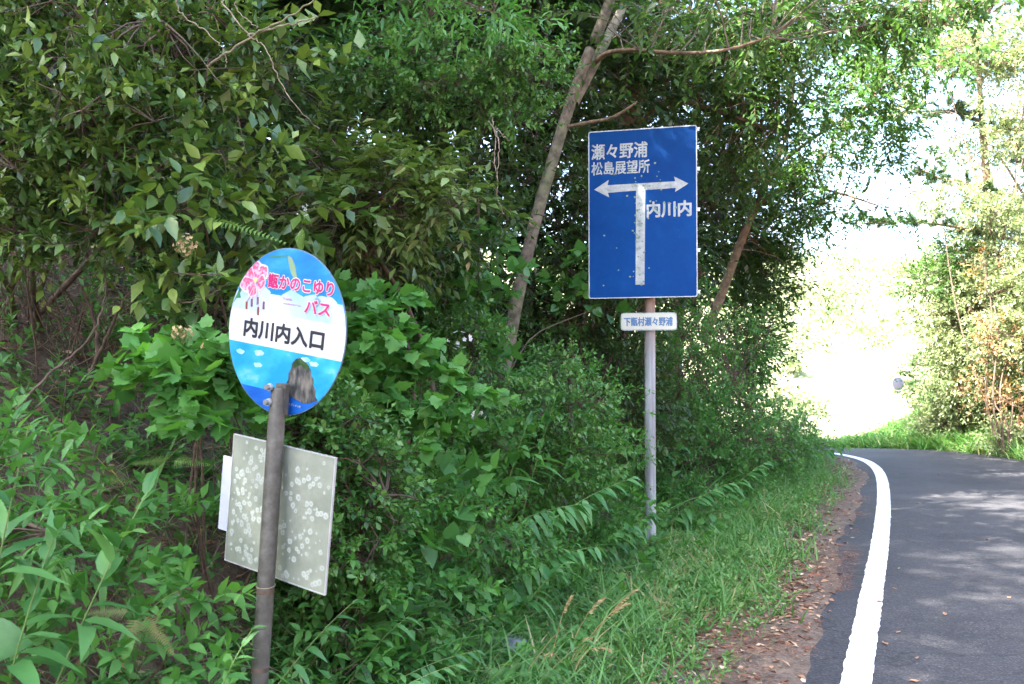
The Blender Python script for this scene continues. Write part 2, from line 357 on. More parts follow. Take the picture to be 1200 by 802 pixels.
def plant(name, label, cat, base, blobs, spec, group=None, stems=None, nst=5, r0=.02, n_leaf=0, bark_m=None, seed=0, trunk_name="stem", out=.6, upd=.25, mass="foliage", shell=.45, hubs=7, zbase=None, conn=True, cull=None, clump=None):
    """blobs: (centre xyz in the place, radii xyz, number of twigs)"""
    rng = np.random.default_rng(seed + 1000)
    b = np.array([base[0], base[1], ground_z([base[0]], [base[1]])[0] - .03 if zbase is None else zbase])
    root = thing(name, label, cat, tuple(b), group)
    shp, shp1, mt, ll, k, tl, drp, spi = SPEC[spec]
    bm = bark_m or M_TWIG
    T, O = [], []
    for c, r, n in blobs:
        c = np.array(c, float); v = unit(rng.normal(0, 1, (n, 3))); q = rng.random((n, 1)) ** shell
        lump = 1 + .22 * np.sin(v[:, :1] * 5 + seed) * np.cos(v[:, 1:2] * 4 + seed * 2) + .12 * np.sin(v[:, 2:] * 9 + seed)
        pts = c + v * np.array(r) * q * lump
        if clump:       # boughs: twigs gathered in flattened sprays
            kc = max(n // clump[0], 2); ctr = pts[:kc]; pts = ctr[rng.integers(0, kc, n)] + rng.normal(0, 1, (n, 3)) * [clump[1], clump[1], clump[1] * .3]
        T.append(pts); O.append(unit(v * np.array(r)[::-1].mean() + 0))
    T = np.concatenate(T); O = np.concatenate(O)
    gz = ground_z(T[:, 0], T[:, 1]); keep = T[:, 2] > gz + .03
    if cull is not None: keep &= cull(T)
    T = T[keep]; O = O[keep]
    # main stems
    if stems is None:
        tgt = T[rng.choice(len(T), nst, replace=False)]; cen = T.mean(0); tgt = cen + (tgt - cen) * .75
        P = curves(np.repeat(b[None], nst, 0) + rng.normal(0, .04, (nst, 3)) * [1, 1, 0], tgt, 9, rng, .08, .1)
        st = [(p, np.linspace(r0, r0 * .35, 9)) for p in P]
    else:
        st = []
        for pts, ra, rb in stems:
            p = chaikin(pts, 2); st.append((p, np.linspace(ra, rb, len(p)) if np.isscalar(ra) else np.interp(np.linspace(0, 1, len(p)), np.linspace(0, 1, len(ra)), ra)))
    nodes = np.concatenate([p[len(p) // 3:] for p, _ in st])
    for j, (p, r) in enumerate(st):
        c = Cloud(); tubes(c, (p - b)[None], r[None], 10 if r[0] > .04 else 6)
        link(trunk_name if j == 0 else ("limb" if trunk_name == "trunk" else trunk_name), c.mesh(trunk_name, [M_BARKB if j > 1 and trunk_name == "trunk" else bm], True), root)  # thin limbs of the grey tree take brown bark to look shaded
    if conn:
        nh = max(len(T) // hubs, 4); H = T[rng.choice(len(T), min(nh, len(T)), replace=False)]; H = H * .9 + nodes[((H[:, None] - nodes[None]) ** 2).sum(2).argmin(1)] * .1
        cb = Cloud(); near = nodes[((H[:, None] - nodes[None]) ** 2).sum(2).argmin(1)]
        tubes(cb, curves(near, H, 5, rng, .07, .06) - b, np.linspace(r0 * .38, r0 * .14, 5)[None], 4)
        allc = np.concatenate([nodes, H]); j = np.empty(len(T), int)
        for i in range(0, len(T), 1500): j[i:i + 1500] = ((T[i:i + 1500, None] - H[None]) ** 2).sum(2).argmin(1)
        tubes(cb, curves(H[j], T, 3, rng, .06, .03) - b, np.linspace(r0 * .16, r0 * .08, 3)[None], 3)
        D = unit(O * out + unit(T - H[j] + 1e-4) * .5 + np.array([0, 0, upd]) + rng.normal(0, .3, T.shape))
    else:
        cb = None; D = unit(O * out + np.array([0, 0, upd]) + rng.normal(0, .4, T.shape))
    Ls = tl * rng.uniform(.6, 1.3, len(T))
    if cb is not None and spec in ('shade', 'sunny', 'dry'): link("branches", cb.mesh("branches", [bm]), root, kind="stuff")
    elif cb is not None:
        f = np.array([0, 1.]); P = T[:, None] + D[:, None] * (Ls[:, None] * f)[..., None]; P[..., 2] -= drp * Ls[:, None] * f ** 2
        tubes(cb, P - b, np.linspace(r0 * .08, r0 * .03, 2)[None], 3)
        link("branches", cb.mesh("branches", [bm]), root, kind="stuff")
    pos, M, sc, rnd = leaf_field(rng, T, D, Ls, k, ll, spi, drp)
    kp = pos[:, 2] > ground_z(pos[:, 0], pos[:, 1]) + .005; pos, M, sc, rnd = pos[kp], M[kp], sc[kp], rnd[kp]
    single = np.zeros(len(pos), bool)
    if n_leaf:
        dist = np.linalg.norm(pos - [0, 0, EYE], axis=1) - sc * 4 + np.where(in_frame(pos, -10), 0, 100) + rng.random(len(pos)) * .25
        single[np.argsort(dist)[:n_leaf]] = True
    c = Cloud(); m = ~single
    c.add(*TEMPL[shp], M[m], sc[m], pos[m] - b, rnd[m])
    link(mass, c.mesh(mass, [LM[mt]]), root, kind="stuff")
    for i in np.nonzero(single)[0]:
        o = link("leaf", leaf_mesh(shp1, mt, min(int(rnd[i] * 6), 5)), root)
        o.matrix_local = Matrix.Translation(pos[i] - b) @ Matrix(M[i].tolist()).to_4x4() @ Matrix.Scale(float(sc[i]), 4)
    return root

def gz1(x, y): return float(ground_z([x], [y])[0])

# ================================================================== THE SETTING
def build_ground():
    n = 430; u = np.linspace(-1, 1, n); a, b = 2.0, 6.3
    gx = 3 + a * np.sinh(b * u); gy = 8 + a * np.sinh(b * u)
    X, Yy = np.meshgrid(gx, gy); x, y = X.ravel(), Yy.ravel()
    ts = road_ts(x, y); z = ground_z(x, y, ts); t = ts[0]
    me = bpy.data.meshes.new("ground")
    i = np.arange(n * n).reshape(n, n); q = np.stack([i[:-1, :-1], i[:-1, 1:], i[1:, 1:], i[1:, :-1]], -1).reshape(-1, 4)
    me.vertices.add(n * n); me.vertices.foreach_set("co", np.stack([x, y, z], 1).ravel().astype(np.float32))
    me.loops.add(len(q) * 4); me.loops.foreach_set("vertex_index", q.ravel().astype(np.int32))
    me.polygons.add(len(q)); me.polygons.foreach_set("loop_start", (np.arange(len(q)) * 4).astype(np.int32)); me.polygons.foreach_set("loop_total", np.full(len(q), 4, np.int32))
    me.polygons.foreach_set("use_smooth", np.ones(len(q), bool)); me.update(calc_edges=True)
    soil = np.where(t > 0, 1 - sstep(.9, 1.6, t), 1 - sstep(RW + 3.5, RW + 5, -t)) * (1 - sstep(30, 40, y))
    at = me.attributes.new("soil", 'FLOAT', 'POINT'); at.data.foreach_set("value", soil.astype(np.float32))
    fr = sstep(26, 36, y); at = me.attributes.new("far", 'FLOAT', 'POINT'); at.data.foreach_set("value", fr.astype(np.float32))
    m, nt, bs = mat_new("earth"); L = nt.links
    n1 = noise(nt, 9, 6, rough=.7); n2 = noise(nt, 60, 4); n3 = noise(nt, .5, 4)
    r1 = ramp(nt, n1.outputs[0], [(.3, (.07, .05, .035)), (.55, (.15, .105, .07)), (.75, (.25, .19, .13))])
    r2 = ramp(nt, n1.outputs[0], [(.3, (.08, .056, .040)), (.55, (.15, .105, .075)), (.72, (.25, .18, .13))])
    r3 = ramp(nt, n3.outputs[0], [(.35, (.14, .20, .07)), (.6, (.34, .33, .20))])
    asoil = nt.nodes.new("ShaderNodeAttribute"); asoil.attribute_name = "soil"; af = nt.nodes.new("ShaderNodeAttribute"); af.attribute_name = "far"
    def mix(f, A, B, bt='MIX'):
        x = nt.nodes.new("ShaderNodeMix"); x.data_type = 'RGBA'; x.blend_type = bt
        if isinstance(f, float): x.inputs[0].default_value = f
        else: L.new(f, x.inputs[0])
        L.new(A, x.inputs[6]); L.new(B, x.inputs[7]); return x.outputs[2]
    c = mix(asoil.outputs["Fac"], r1.outputs[0], r2.outputs[0]); c = mix(af.outputs["Fac"], c, r3.outputs[0])
    g = ramp(nt, n2.outputs[0], [(.35, (.6, .6, .6)), (.65, (1.1, 1.1, 1.1))]); c = mix(1.0, c, g.outputs[0], 'MULTIPLY')
    L.new(c, bs.inputs["Base Color"]); bs.inputs["Roughness"].default_value = .95; bump(nt, bs, n2.outputs[0], .6, .02)
    me.materials.append(m)
    link("ground", me, kind="structure")
build_ground()

def strip(name, t0, t1, lift, mat, s0=0, s1=None, step=.12, cols=6, jitter=0.0, parent=None, kind="structure"):
    """a sheet that follows the edge line between offsets t0 and t1"""
    s1 = SEG_S[-1] if s1 is None else s1
    S = np.arange(s0, s1, step); j = np.clip(np.searchsorted(SEG_S, S) - 1, 0, len(SEG_L) - 1); f = (S - SEG_S[j]) / SEG_L[j]
    P = SEG_A[j] + SEG_D[j] * f[:, None]
    sm = unit(np.stack([np.interp(S + .25, SEG_S, LINE[:, 0]) - np.interp(S - .25, SEG_S, LINE[:, 0]), np.interp(S + .25, SEG_S, LINE[:, 1]) - np.interp(S - .25, SEG_S, LINE[:, 1])], 1))
    Nn = np.stack([-sm[:, 1], sm[:, 0]], 1); rng = np.random.default_rng(3)
    T = np.linspace(t0, t1, cols)[None] * np.ones((len(S), 1))
    if jitter: T[:, 0] += rng.normal(0, jitter, len(S)); T[:, -1] += rng.normal(0, jitter, len(S))
    XY = P[:, None] + Nn[:, None] * T[..., None]
    Z = drop(XY[..., 1]) + lift
    V = np.concatenate([XY, Z[..., None]], -1).reshape(-1, 3)
    k = np.arange(len(S) * cols).reshape(len(S), cols); q = np.stack([k[:-1, :-1], k[1:, :-1], k[1:, 1:], k[:-1, 1:]], -1).reshape(-1, 4)
    if t0 > t1: pass
    me = bpy.data.meshes.new(name); me.from_pydata(V.tolist(), [], q[:, ::-1].tolist() if t0 < t1 else q.tolist()); me.materials.append(mat)
    return link(name, me, parent, kind=kind)

def asphalt():
    m, nt, b = mat_new("asphalt"); L = nt.links
    vo = nt.nodes.new("ShaderNodeTexVoronoi"); vo.inputs["Scale"].default_value = 110; tc = nt.nodes.new("ShaderNodeTexCoord"); L.new(tc.outputs["Object"], vo.inputs["Vector"])
    n = noise(nt, 1.3, 5, rough=.6); n2 = noise(nt, 160, 3)
    r = ramp(nt, n.outputs[0], [(.3, (.029, .028, .031)), (.7, (.043, .042, .046))])
    r2 = ramp(nt, vo.outputs["Color"], [(.1, (.6, .6, .6)), (.75, (1.15, 1.15, 1.15)), (.97, (2.2, 2.1, 2.0))])
    def mul(A, B):
        x = nt.nodes.new("ShaderNodeMix"); x.data_type = 'RGBA'; x.blend_type = 'MULTIPLY'; x.inputs[0].default_value = 1
        L.new(A, x.inputs[6]); L.new(B, x.inputs[7]); return x.outputs[2]
    vc = nt.nodes.new("ShaderNodeTexVoronoi"); vc.feature = 'DISTANCE_TO_EDGE'; vc.inputs["Scale"].default_value = .55; nz = noise(nt, 2.5, 4)
    mv = nt.nodes.new("ShaderNodeVectorMath"); mv.operation = 'MULTIPLY_ADD'; mv.inputs[1].default_value = (.5, .5, .5); L.new(nz.outputs["Color"], mv.inputs[0]); L.new(tc.outputs["Object"], mv.inputs[2]); L.new(mv.outputs[0], vc.inputs["Vector"])
    crk = ramp(nt, vc.outputs["Distance"], [(0, (.45, .45, .45)), (.006, (1, 1, 1))])
    n3 = noise(nt, .7, 6, rough=.75); st = ramp(nt, n3.outputs[0], [(.38, (.72, .72, .74)), (.5, (1, 1, 1)), (.66, (1.25, 1.22, 1.18))])
    L.new(mul(mul(mul(r.outputs[0], r2.outputs[0]), crk.outputs[0]), st.outputs[0]), b.inputs["Base Color"])
    b.inputs["Roughness"].default_value = .82; b.inputs["Specular IOR Level"].default_value = .35; bump(nt, b, vo.outputs["Distance"], .5, .004); return m
M_ASPH = asphalt()
strip("road", -RW, .62, 0.0, M_ASPH, cols=9)
def paint():
    m, nt, b = mat_new("road_paint"); n = noise(nt, 55, 5, rough=.7); n2 = noise(nt, 4, 3)
    r = ramp(nt, n.outputs[0], [(.31, (.16, .16, .16)), (.40, (.62, .62, .60)), (.7, (.80, .80, .78))])
    nt.links.new(r.outputs[0], b.inputs["Base Color"]); b.inputs["Roughness"].default_value = .6; bump(nt, b, n.outputs[0], .3, .003); return m
strip("edge_line", -.068, .068, .005, paint(), s0=30, s1=90, step=.045, cols=4, jitter=.0025)

# ================================================================== SIGNS
def rot_sign(yaw, pit, rol, inpl=0):
    return Matrix.Rotation(rol, 4, 'Y') @ Matrix.Rotation(pit, 4, 'X') @ Matrix.Rotation(yaw, 4, 'Z') @ Matrix.Rotation(inpl, 4, 'Y')

class Board:
    """a flat board: local x to the right, z up, y away from the reader; children are placed in the root's own frame"""
    def __init__(s, root, centre, R): s.root = root; s.M = Matrix.Translation(Vector(centre) - Vector(root.location)) @ R
    def prism(s, name, pts, y0, y1, mat, parent=None, bevel=0, **props):
        n = len(pts); V = [(x, y0, z) for x, z in pts] + [(x, y1, z) for x, z in pts]
        Fc = [list(range(n)), list(range(2 * n - 1, n - 1, -1))] + [[i, i + n, (i + 1) % n + n, (i + 1) % n] for i in range(n)]
        me = bpy.data.meshes.new(name); me.from_pydata([s.M @ Vector(v) for v in V], [], Fc); me.materials.append(mat)
        import bmesh
        bm = bmesh.new(); bm.from_mesh(me); bmesh.ops.recalc_face_normals(bm, faces=bm.faces); bm.to_mesh(me); bm.free()
        return link(name, me, parent or s.root, **props)
    def text(s, body, u, v, width, height, mat, y=-.004, bold=.0, thick=.0006, parent=None, name="lettering", rot=0):
        cu = bpy.data.curves.new("lettering", 'FONT'); cu.body = body; cu.resolution_u = 3
        tmp = bpy.data.objects.new("tmp", cu); C.objects.link(tmp)
        dg = bpy.context.evaluated_depsgraph_get(); m0 = bpy.data.meshes.new_from_object(tmp.evaluated_get(dg)); bpy.data.objects.remove(tmp)
        co = np.empty(len(m0.vertices) * 3, np.float32); m0.vertices.foreach_get("co", co); co = co.reshape(-1, 3)
        tri = [tuple(p.vertices) for p in m0.polygons]
        lo, hi = co.min(0), co.max(0); sx = width / (hi[0] - lo[0]); sz = height / (hi[1] - lo[1])
        x = (co[:, 0] - (lo[0] + hi[0]) / 2) * sx; z = (co[:, 1] - (lo[1] + hi[1]) / 2) * sz
        V = []; Fc = []; M = np.array(s.M)
        offs = [(0, 0)] + ([(bold * math.cos(a), bold * math.sin(a)) for a in np.linspace(0, 2 * math.pi, 12, endpoint=False)] if bold else [])
        for i, (ox, oz) in enumerate(offs):       # heavier strokes: thin copies shifted by the stroke weight
            P = np.stack([u + x + ox, np.full(len(x), y - i * 1.5e-5), v + z + oz, np.ones(len(x))], 1) @ M.T
            V += P[:, :3].tolist(); Fc += [tuple(k + i * len(x) for k in f) for f in tri]
        me = bpy.data.meshes.new(name); me.from_pydata(V, [], Fc); me.materials.append(mat)
        return link(name, me, parent or s.root)

def ring(r, n=72, a0=0, a1=2 * math.pi, cx=0, cz=0):
    return [(cx + r * math.cos(a0 + (a1 - a0) * i / n), cz + r * math.sin(a0 + (a1 - a0) * i / n)) for i in range(n)]
def rrect(w, h, r=.01, n=4, cx=0, cz=0):
    P = []
    for sx, sz, a in ((1, 1, 0), (-1, 1, 90), (-1, -1, 180), (1, -1, 270)):
        for i in range(n + 1):
            t = math.radians(a + 90 * i / n); P.append((cx + sx * (w / 2 - r) + r * math.cos(t), cz + sz * (h / 2 - r) + r * math.sin(t)))
    return P
def disc_slice(r, z0, z1, n=40):
    """the part of a disc between heights z0 and z1"""
    def side(sg, a, b):
        return [(sg * math.sqrt(max(r * r - z * z, 0)), z) for z in (r * math.sin(t) for t in np.linspace(math.asin(a / r), math.asin(b / r), n))]
    R_ = side(1, z0, z1); L_ = side(-1, z0, z1)[::-1]
    P = R_ + L_; Q = []
    for p in P:
        if not Q or math.hypot(p[0] - Q[-1][0], p[1] - Q[-1][1]) > 1e-5: Q.append(p)
    if math.hypot(Q[0][0] - Q[-1][0], Q[0][1] - Q[-1][1]) < 1e-5: Q.pop()
    return Q

def print_mat(name, stops, scale=9, rough=.28, stretch=(1, 1, 1)):
    m, nt, b = mat_new(name); n = noise(nt, scale, 5, rough=.55)
    mp = nt.nodes.new("ShaderNodeMapping"); mp.inputs["Scale"].default_value = stretch
    tc = [x for x in nt.nodes if x.type == 'TEX_COORD'][0]; nt.links.new(tc.outputs["Object"], mp.inputs[0]); nt.links.new(mp.outputs[0], n.inputs["Vector"])
    r = ramp(nt, n.outputs[0], stops); nt.links.new(r.outputs[0], b.inputs["Base Color"]); b.inputs["Roughness"].default_value = rough; return m
def flat(name, col, rough=.35): return plain(name, col, rough, var=.04, scale=20)
M_INK = flat("black_ink", (.015, .016, .02)); M_PINK = flat("magenta_ink", (.36, .008, .10)); M_WHITE = flat("white_print", (.44, .46, .50), .4)
M_GALV = plain("galvanised_steel", (.36, .38, .42), .5, .55, .22, 14); M_BOLT = plain("bright_bolt", (.38, .38, .37), .35, .8, .1)

def tube_obj(name, P, r, mat, root, sides=20, smooth=True, caps=True):
    c = Cloud(); P = np.array(P, float) - np.array(root.location); r = np.broadcast_to(np.array(r, float), (len(P),))
    tubes(c, P[None], r[None], sides)
    if caps:
        for e, k in ((0, 0), (len(P) - 1, 1)):
            V = c.v[0][e * sides:(e + 1) * sides]; cen = P[e]
            Fc = [(0, i + 1, (i + 1) % sides + 1) for i in range(sides)]; c.raw(np.concatenate([cen[None], V]), Fc)
    me = c.mesh(name, [mat], smooth)
    return link(name, me, root)

# ---- bus stop sign ------------------------------------------------
def bus_stop():
    lean = rot_sign(0, .0593, .0667); DC = Vector((-.6785, 2.8, EYE + .1045)); RD = rot_sign(-.5816, .0593, .0667, .0597)
    top = Vector((-.686, 2.762, EYE - .062)); axis = (lean @ Vector((0, 0, 1))); 
    axis = Vector((.0500, .035, 1)).normalized()
    base = top - axis * (top.z / axis.z + .02)
    root = thing("bus_stop_sign", "round blue and white bus stop disc on a leaning grey pipe with a notice board", "bus stop sign", (base.x, base.y, 0))
    m, nt, b = mat_new("weathered_pipe"); n = noise(nt, 22, 6, rough=.7)
    r = ramp(nt, n.outputs[0], [(.3, (.045, .042, .034)), (.5, (.078, .074, .062)), (.75, (.13, .127, .112))]); nt.links.new(r.outputs[0], b.inputs["Base Color"])
    b.inputs["Roughness"].default_value = .5; b.inputs["Metallic"].default_value = .15; bump(nt, b, n.outputs[0], .15, .004)
    k = np.linspace(0, 1, 14); P = np.array([list(base - axis * .1 + (top - base + axis * .1) * float(q)) for q in k])
    tube_obj("pole", P, np.where(k < .93, .0250, .0250 - .004 * (k - .93) / .07), m, root, 28)
    for h in (.58, .80):
        q = base + axis * (h + .02); c = [list(q - axis * .006), list(q + axis * .006)]
        tube_obj("pipe_joint", c, .0257, M_TWIG, root, 24)
    # flattened flange with two bolts
    B = Board(root, top + axis * -.02, rot_sign(-.5816, .0593, .0667, 0))
    B.prism("flange", rrect(.040, .095, .004, 3, .004, -.014), .004, .020, m)
    for dz in (.022, -.022):
        bo = B.prism("bolt", ring(.0085, 6, 0, 2 * math.pi, -.010, dz), -.041, -.026, M_BOLT)
        B.prism("washer", ring(.0115, 20, 0, 2 * math.pi, -.010, dz), -.0285, -.022, M_GALV, bo)
    D = Board(root, DC, RD)
    plate = D.prism("disc", ring(.25, 96), 0, .003, plain("plate_edge", (.10, .16, .22), .4, .3))
    s1 = print_mat("sky_print", [(.30, (.004, .10, .32)), (.48, (.008, .16, .40)), (.60, (.03, .24, .48)), (.74, (.26, .44, .60))], 5, stretch=(1, 1, 2.2))
    s2 = print_mat("pale_sky_print", [(.40, (.010, .21, .43)), (.58, (.03, .29, .50)), (.76, (.24, .44, .58))], 9, stretch=(1, 1, 1.8))
    haze = print_mat("cloud_print", [(.35, (.14, .30, .50)), (.55, (.32, .42, .53))], 7)
    sea = print_mat("sea_print", [(.3, (.003, .06, .30)), (.7, (.010, .10, .38))], 14, stretch=(1, 1, 6))
    R0 = .2475
    D.prism("sky_print", disc_slice(R0, .105, .2474), -.0008, .0002, s1, plate)
    D.prism("cloud_print", [(x, z) for x, z in disc_slice(R0, .046, .105)], -.0008, .0002, haze, plate)
    # soft scalloped top edge of the printed clouds
    rg = random.Random(4)
    for cx, cz, rr in ((-.19, .10, .035), (-.12, .105, .028), (.02, .10, .03), (.10, .102, .024), (.155, .100, .03)):
        pts = [(cx + rr * 1.5 * math.cos(t) * (1 + .1 * math.sin(5 * t)), max(cz + rr * .8 * math.sin(t) * (1 + .12 * math.sin(4 * t + cx * 30)), .05)) for t in np.linspace(0, 2 * math.pi, 28, endpoint=False)]
        if all(math.hypot(*p) < .246 for p in pts): D.prism("cloud_patch", pts, -.0011, -.0008, haze, plate)
    D.prism("name_band", disc_slice(R0, -.055, .046), -.0008, .0002, M_WHITE, plate)
    D.prism("lower_sky_print", disc_slice(R0, -.183, -.055), -.0008, .0002, s2, plate)
    for cx, cz, rr in ((-.185, -.085, .012), (-.10, -.078, .014), (-.10, -.115, .012), (.10, -.070, .012), (.135, -.078, .012)):
        pts = [(cx + rr * 1.5 * math.cos(t) * (1 + .15 * math.sin(5 * t)), cz + rr * .6 * math.sin(t) * (1 + .2 * math.sin(4 * t + cx * 30))) for t in np.linspace(0, 2 * math.pi, 24, endpoint=False)]
        D.prism("cloud_patch", pts, -.0011, -.0008, print_mat("small_cloud_print", [(.3, (.12, .42, .66)), (.6, (.34, .54, .70))], 40), plate)
    D.prism("sea_print", disc_slice(R0, -.2474, -.183), -.0008, .0002, sea, plate)
    rock = [(.000, -.184), (.008, -.170), (.006, -.152), (.014, -.138), (.012, -.120), (.022, -.104), (.024, -.088), (.038, -.074), (.056, -.067), (.070, -.074), (.088, -.078), (.096, -.090), (.108, -.094), (.114, -.112), (.126, -.122), (.128, -.140), (.140, -.152), (.142, -.172), (.154, -.196), (.12, -.193), (.09, -.199), (.05, -.190)]
    rock = [(x * .92 + .024, max(z, -math.sqrt(.2445 ** 2 - (x * .92 + .024) ** 2))) for x, z in rock]
    D.prism("rock_print", rock, -.0014, -.0008, print_mat("rock_print", [(.36, (.012, .016, .02)), (.5, (.06, .062, .06)), (.66, (.16, .145, .12))], 34, stretch=(1.6, 1.6, .6)), plate)
    D.prism("moss_print", [(x * .92 + .024, z) for x, z in [(.026, -.092), (.042, -.073), (.062, -.069), (.083, -.078), (.100, -.086), (.106, -.097), (.085, -.098), (.066, -.088), (.05, -.094), (.036, -.102)]], -.0018, -.0014, print_mat("moss_print", [(.35, (.01, .035, .012)), (.65, (.05, .09, .025))], 40), plate)
    # lettering
    D.text("内川内入口", -.006, -.006, .340, .055, M_INK, -.0016, .0026)
    D.text("甑かのこゆり", .048, .146, .272, .042, M_WHITE, -.0024, .0040); D.text("甑かのこゆり", .048, .146, .272, .042, M_PINK, -.0032, .0015)
    D.text("バス", .128, .086, .102, .038, M_WHITE, -.0024, .0040); D.text("バス", .128, .086, .102, .038, M_PINK, -.0032, .0015)
    D.text("Koshiki", .0, .098, .036, .008, M_PINK, -.0016, 0); D.text("kanokoyuri bus", .022, .083, .075, .008, M_PINK, -.0016, 0)
    D.text("ナポレオン岩", .075, -.210, .05, .008, M_WHITE, -.0016, 0)
    # printed lily
    fl = print_mat("lily_print", [(.36, (.52, .34, .44)), (.46, (.50, .12, .22)), (.56, (.46, .03, .10)), (.66, (.54, .34, .42))], 60)
    fw = flat("lily_rim_print", (.52, .40, .48)); fy = flat("lily_throat_print", (.42, .42, .18)); gr = flat("lily_leaf_print", (.03, .16, .05)); br = flat("anther_print", (.20, .04, .03))
    cx, cz = -.146, .140
    lily = D.prism("lily_print", ring(.008, 16, 0, 2 * math.pi, cx, cz), -.0034, -.0030, fy)
    for i, (an, ln) in enumerate(((98, .066), (45, .066), (150, .078), (200, .074), (-8, .046), (252, .056))):
        a = math.radians(an); 
        def pet(l, wd):
            P = [(cx + math.cos(a) * l * y - math.sin(a) * x * wd, cz + math.sin(a) * l * y + math.cos(a) * x * wd) for x, y in
                 ((0, .05), (.30, .2), (.75, .42), (.95, .62), (.80, .76), (.35, .93), (0, 1), (-.45, .9), (-.85, .74), (-.95, .60), (-.75, .45), (-.30, .2))]
            return [(px * min(1, .2465 / math.hypot(px, pz)), pz * min(1, .2465 / math.hypot(px, pz))) for px, pz in P]
        D.prism("petal_print", pet(ln, .029), -.0012 - .0003 * i, -.0009, fw, lily)
        D.prism("petal_spots", pet(ln * .93, .022), -.00135 - .0003 * i, -.0010, fl, lily)
    def stroke(name, a, b_, wd, mat, par, y=-.0036):
        d = Vector((b_[0] - a[0], b_[1] - a[1])).normalized(); n_ = Vector((-d.y, d.x)) * wd / 2
        return D.prism(name, [(a[0] + n_.x, a[1] + n_.y), (b_[0] + n_.x, b_[1] + n_.y), (b_[0] - n_.x, b_[1] - n_.y), (a[0] - n_.x, a[1] - n_.y)], y, -.0009, mat, par)
    for x0, x1, z1 in ((-.005, -.030, .052), (.0, -.008, .062), (.005, .018, .070), (.012, .046, .060), (.008, .024, .040)):
        st = stroke("stamen_print", (cx + x0, cz - .02), (cx + x1, z1 + .016), .002, fw, lily)
        stroke("anther_print", (cx + x1 - .001, z1 + .02), (cx + x1 + .001, z1 - .004), .006, br, lily)
    stroke("stalk_print", (-.10, .215), (-.018, .226), .0035, gr, lily, -.0015)
    D.prism("bud_print", [(-.018, .226), (.0, .222), (.018, .198), (.030, .166), (.034, .150), (.022, .156), (.004, .176), (-.010, .202)], -.0016, -.0009, flat("bud_print", (.16, .24, .14)), lily)
    D.prism("leaf_print", [(-.185, .130), (-.215, .110), (-.2388, .060), (-.232, .075), (-.206, .080), (-.218, .105)], -.0016, -.0009, gr, lily)
    # notice board seen from behind, with a smaller white card on its far side
    NC = Vector((-.696, 2.802, EYE - .4295)); N = Board(root, NC, rot_sign(-.5962, .0593, .0667, .0268))
    m, nt, bb = mat_new("lichened_aluminium"); L = nt.links
    tc = nt.nodes.new("ShaderNodeTexCoord"); n1 = noise(nt, 7, 4)
    base_c = ramp(nt, n1.outputs[0], [(.35, (.21, .235, .185)), (.65, (.30, .32, .26))])
    last = base_c.outputs[0]
    L.new(last, bb.inputs["Base Color"]); bb.inputs["Roughness"].default_value = .45; bb.inputs["Metallic"].default_value = .25
    nb = N.prism("notice_board", rrect(.438, .397, .004, 2), 0, .003, m)
    ed = plain("board_rim", (.45, .45, .44), .4, .3)
    for nm, c_, w_, h_ in (("rim", (0, .1975), .440, .003), ("rim", (0, -.1975), .440, .003), ("rim", (-.2185, 0), .003, .392), ("rim", (.2185, 0), .003, .392)):
        N.prism(nm, rrect(w_, h_, .0008, 1, *c_), -.002, .005, ed, nb)
    rng = np.random.default_rng(11); c = Cloud(); c2 = Cloud()
    def inv(v): return N.M @ Vector(v)
    for i in range(230):
        if i < 60: x, z = rng.uniform(-.205, -.10) + (rng.random() ** 2) * .1, rng.uniform(-.18, .18)
        else: x, z = rng.uniform(-.205, .205), rng.uniform(-.185, .185)
        r = rng.uniform(.003, .0105); n_ = 12; jit = rng.uniform(.85, 1.15, n_); lift = -.0006 - .0000025 * i
        V = [inv((x, lift, z))] + [inv((x + r * jit[q] * math.cos(q * 2 * math.pi / n_), lift, z + r * jit[q] * math.sin(q * 2 * math.pi / n_))) for q in range(n_)]
        c.raw(np.array(V), [(0, (q + 1) % n_ + 1, q + 1) for q in range(n_)])
        if r > .006:
            V = [inv((x, lift - .0005, z))] + [inv((x + r * .45 * math.cos(q), lift - .0005, z + r * .45 * math.sin(q))) for q in range(7)]
            c2.raw(np.array(V), [(0, (q + 1) % 7 + 1, q + 1) for q in range(7)])
    link("lichen_spots", c.mesh("lichen_spots", [flat("pale_lichen", (.33, .365, .32), .8)]), nb, kind="stuff")
    link("lichen_centres", c2.mesh("lichen_centres", [flat("lichen_centre", (.285, .31, .265), .8)]), nb, kind="stuff")
    N.prism("white_card", rrect(.26, .235, .003, 2, -.160, .0), .022, .025, flat("white_card", (.40, .42, .48)))
    B2 = Board(root, Vector((NC.x - .012, NC.y - .012, NC.z + .165)), rot_sign(-.5962, .0593, .0667, .03))
    B2.prism("bolt", ring(.006, 6, 0, 2 * math.pi, 0, -.005), -.016, -.004, M_BOLT)
    for dz, q in ((-.185, .18),):
        cc = base + axis * ((NC.z + dz) / axis.z)
        th = np.linspace(0, 2 * math.pi, 26); c3 = Cloud()
        tubes(c3, np.stack([cc.x + .0268 * np.cos(th), cc.y + .0268 * np.sin(th), cc.z + .004 * np.sin(th)], 1)[None] - np.array(root.location), np.full((1, 26), .0016), 5)
        link("wire_tie", c3.mesh("wire_tie", [M_DEAD]), root)
bus_stop()

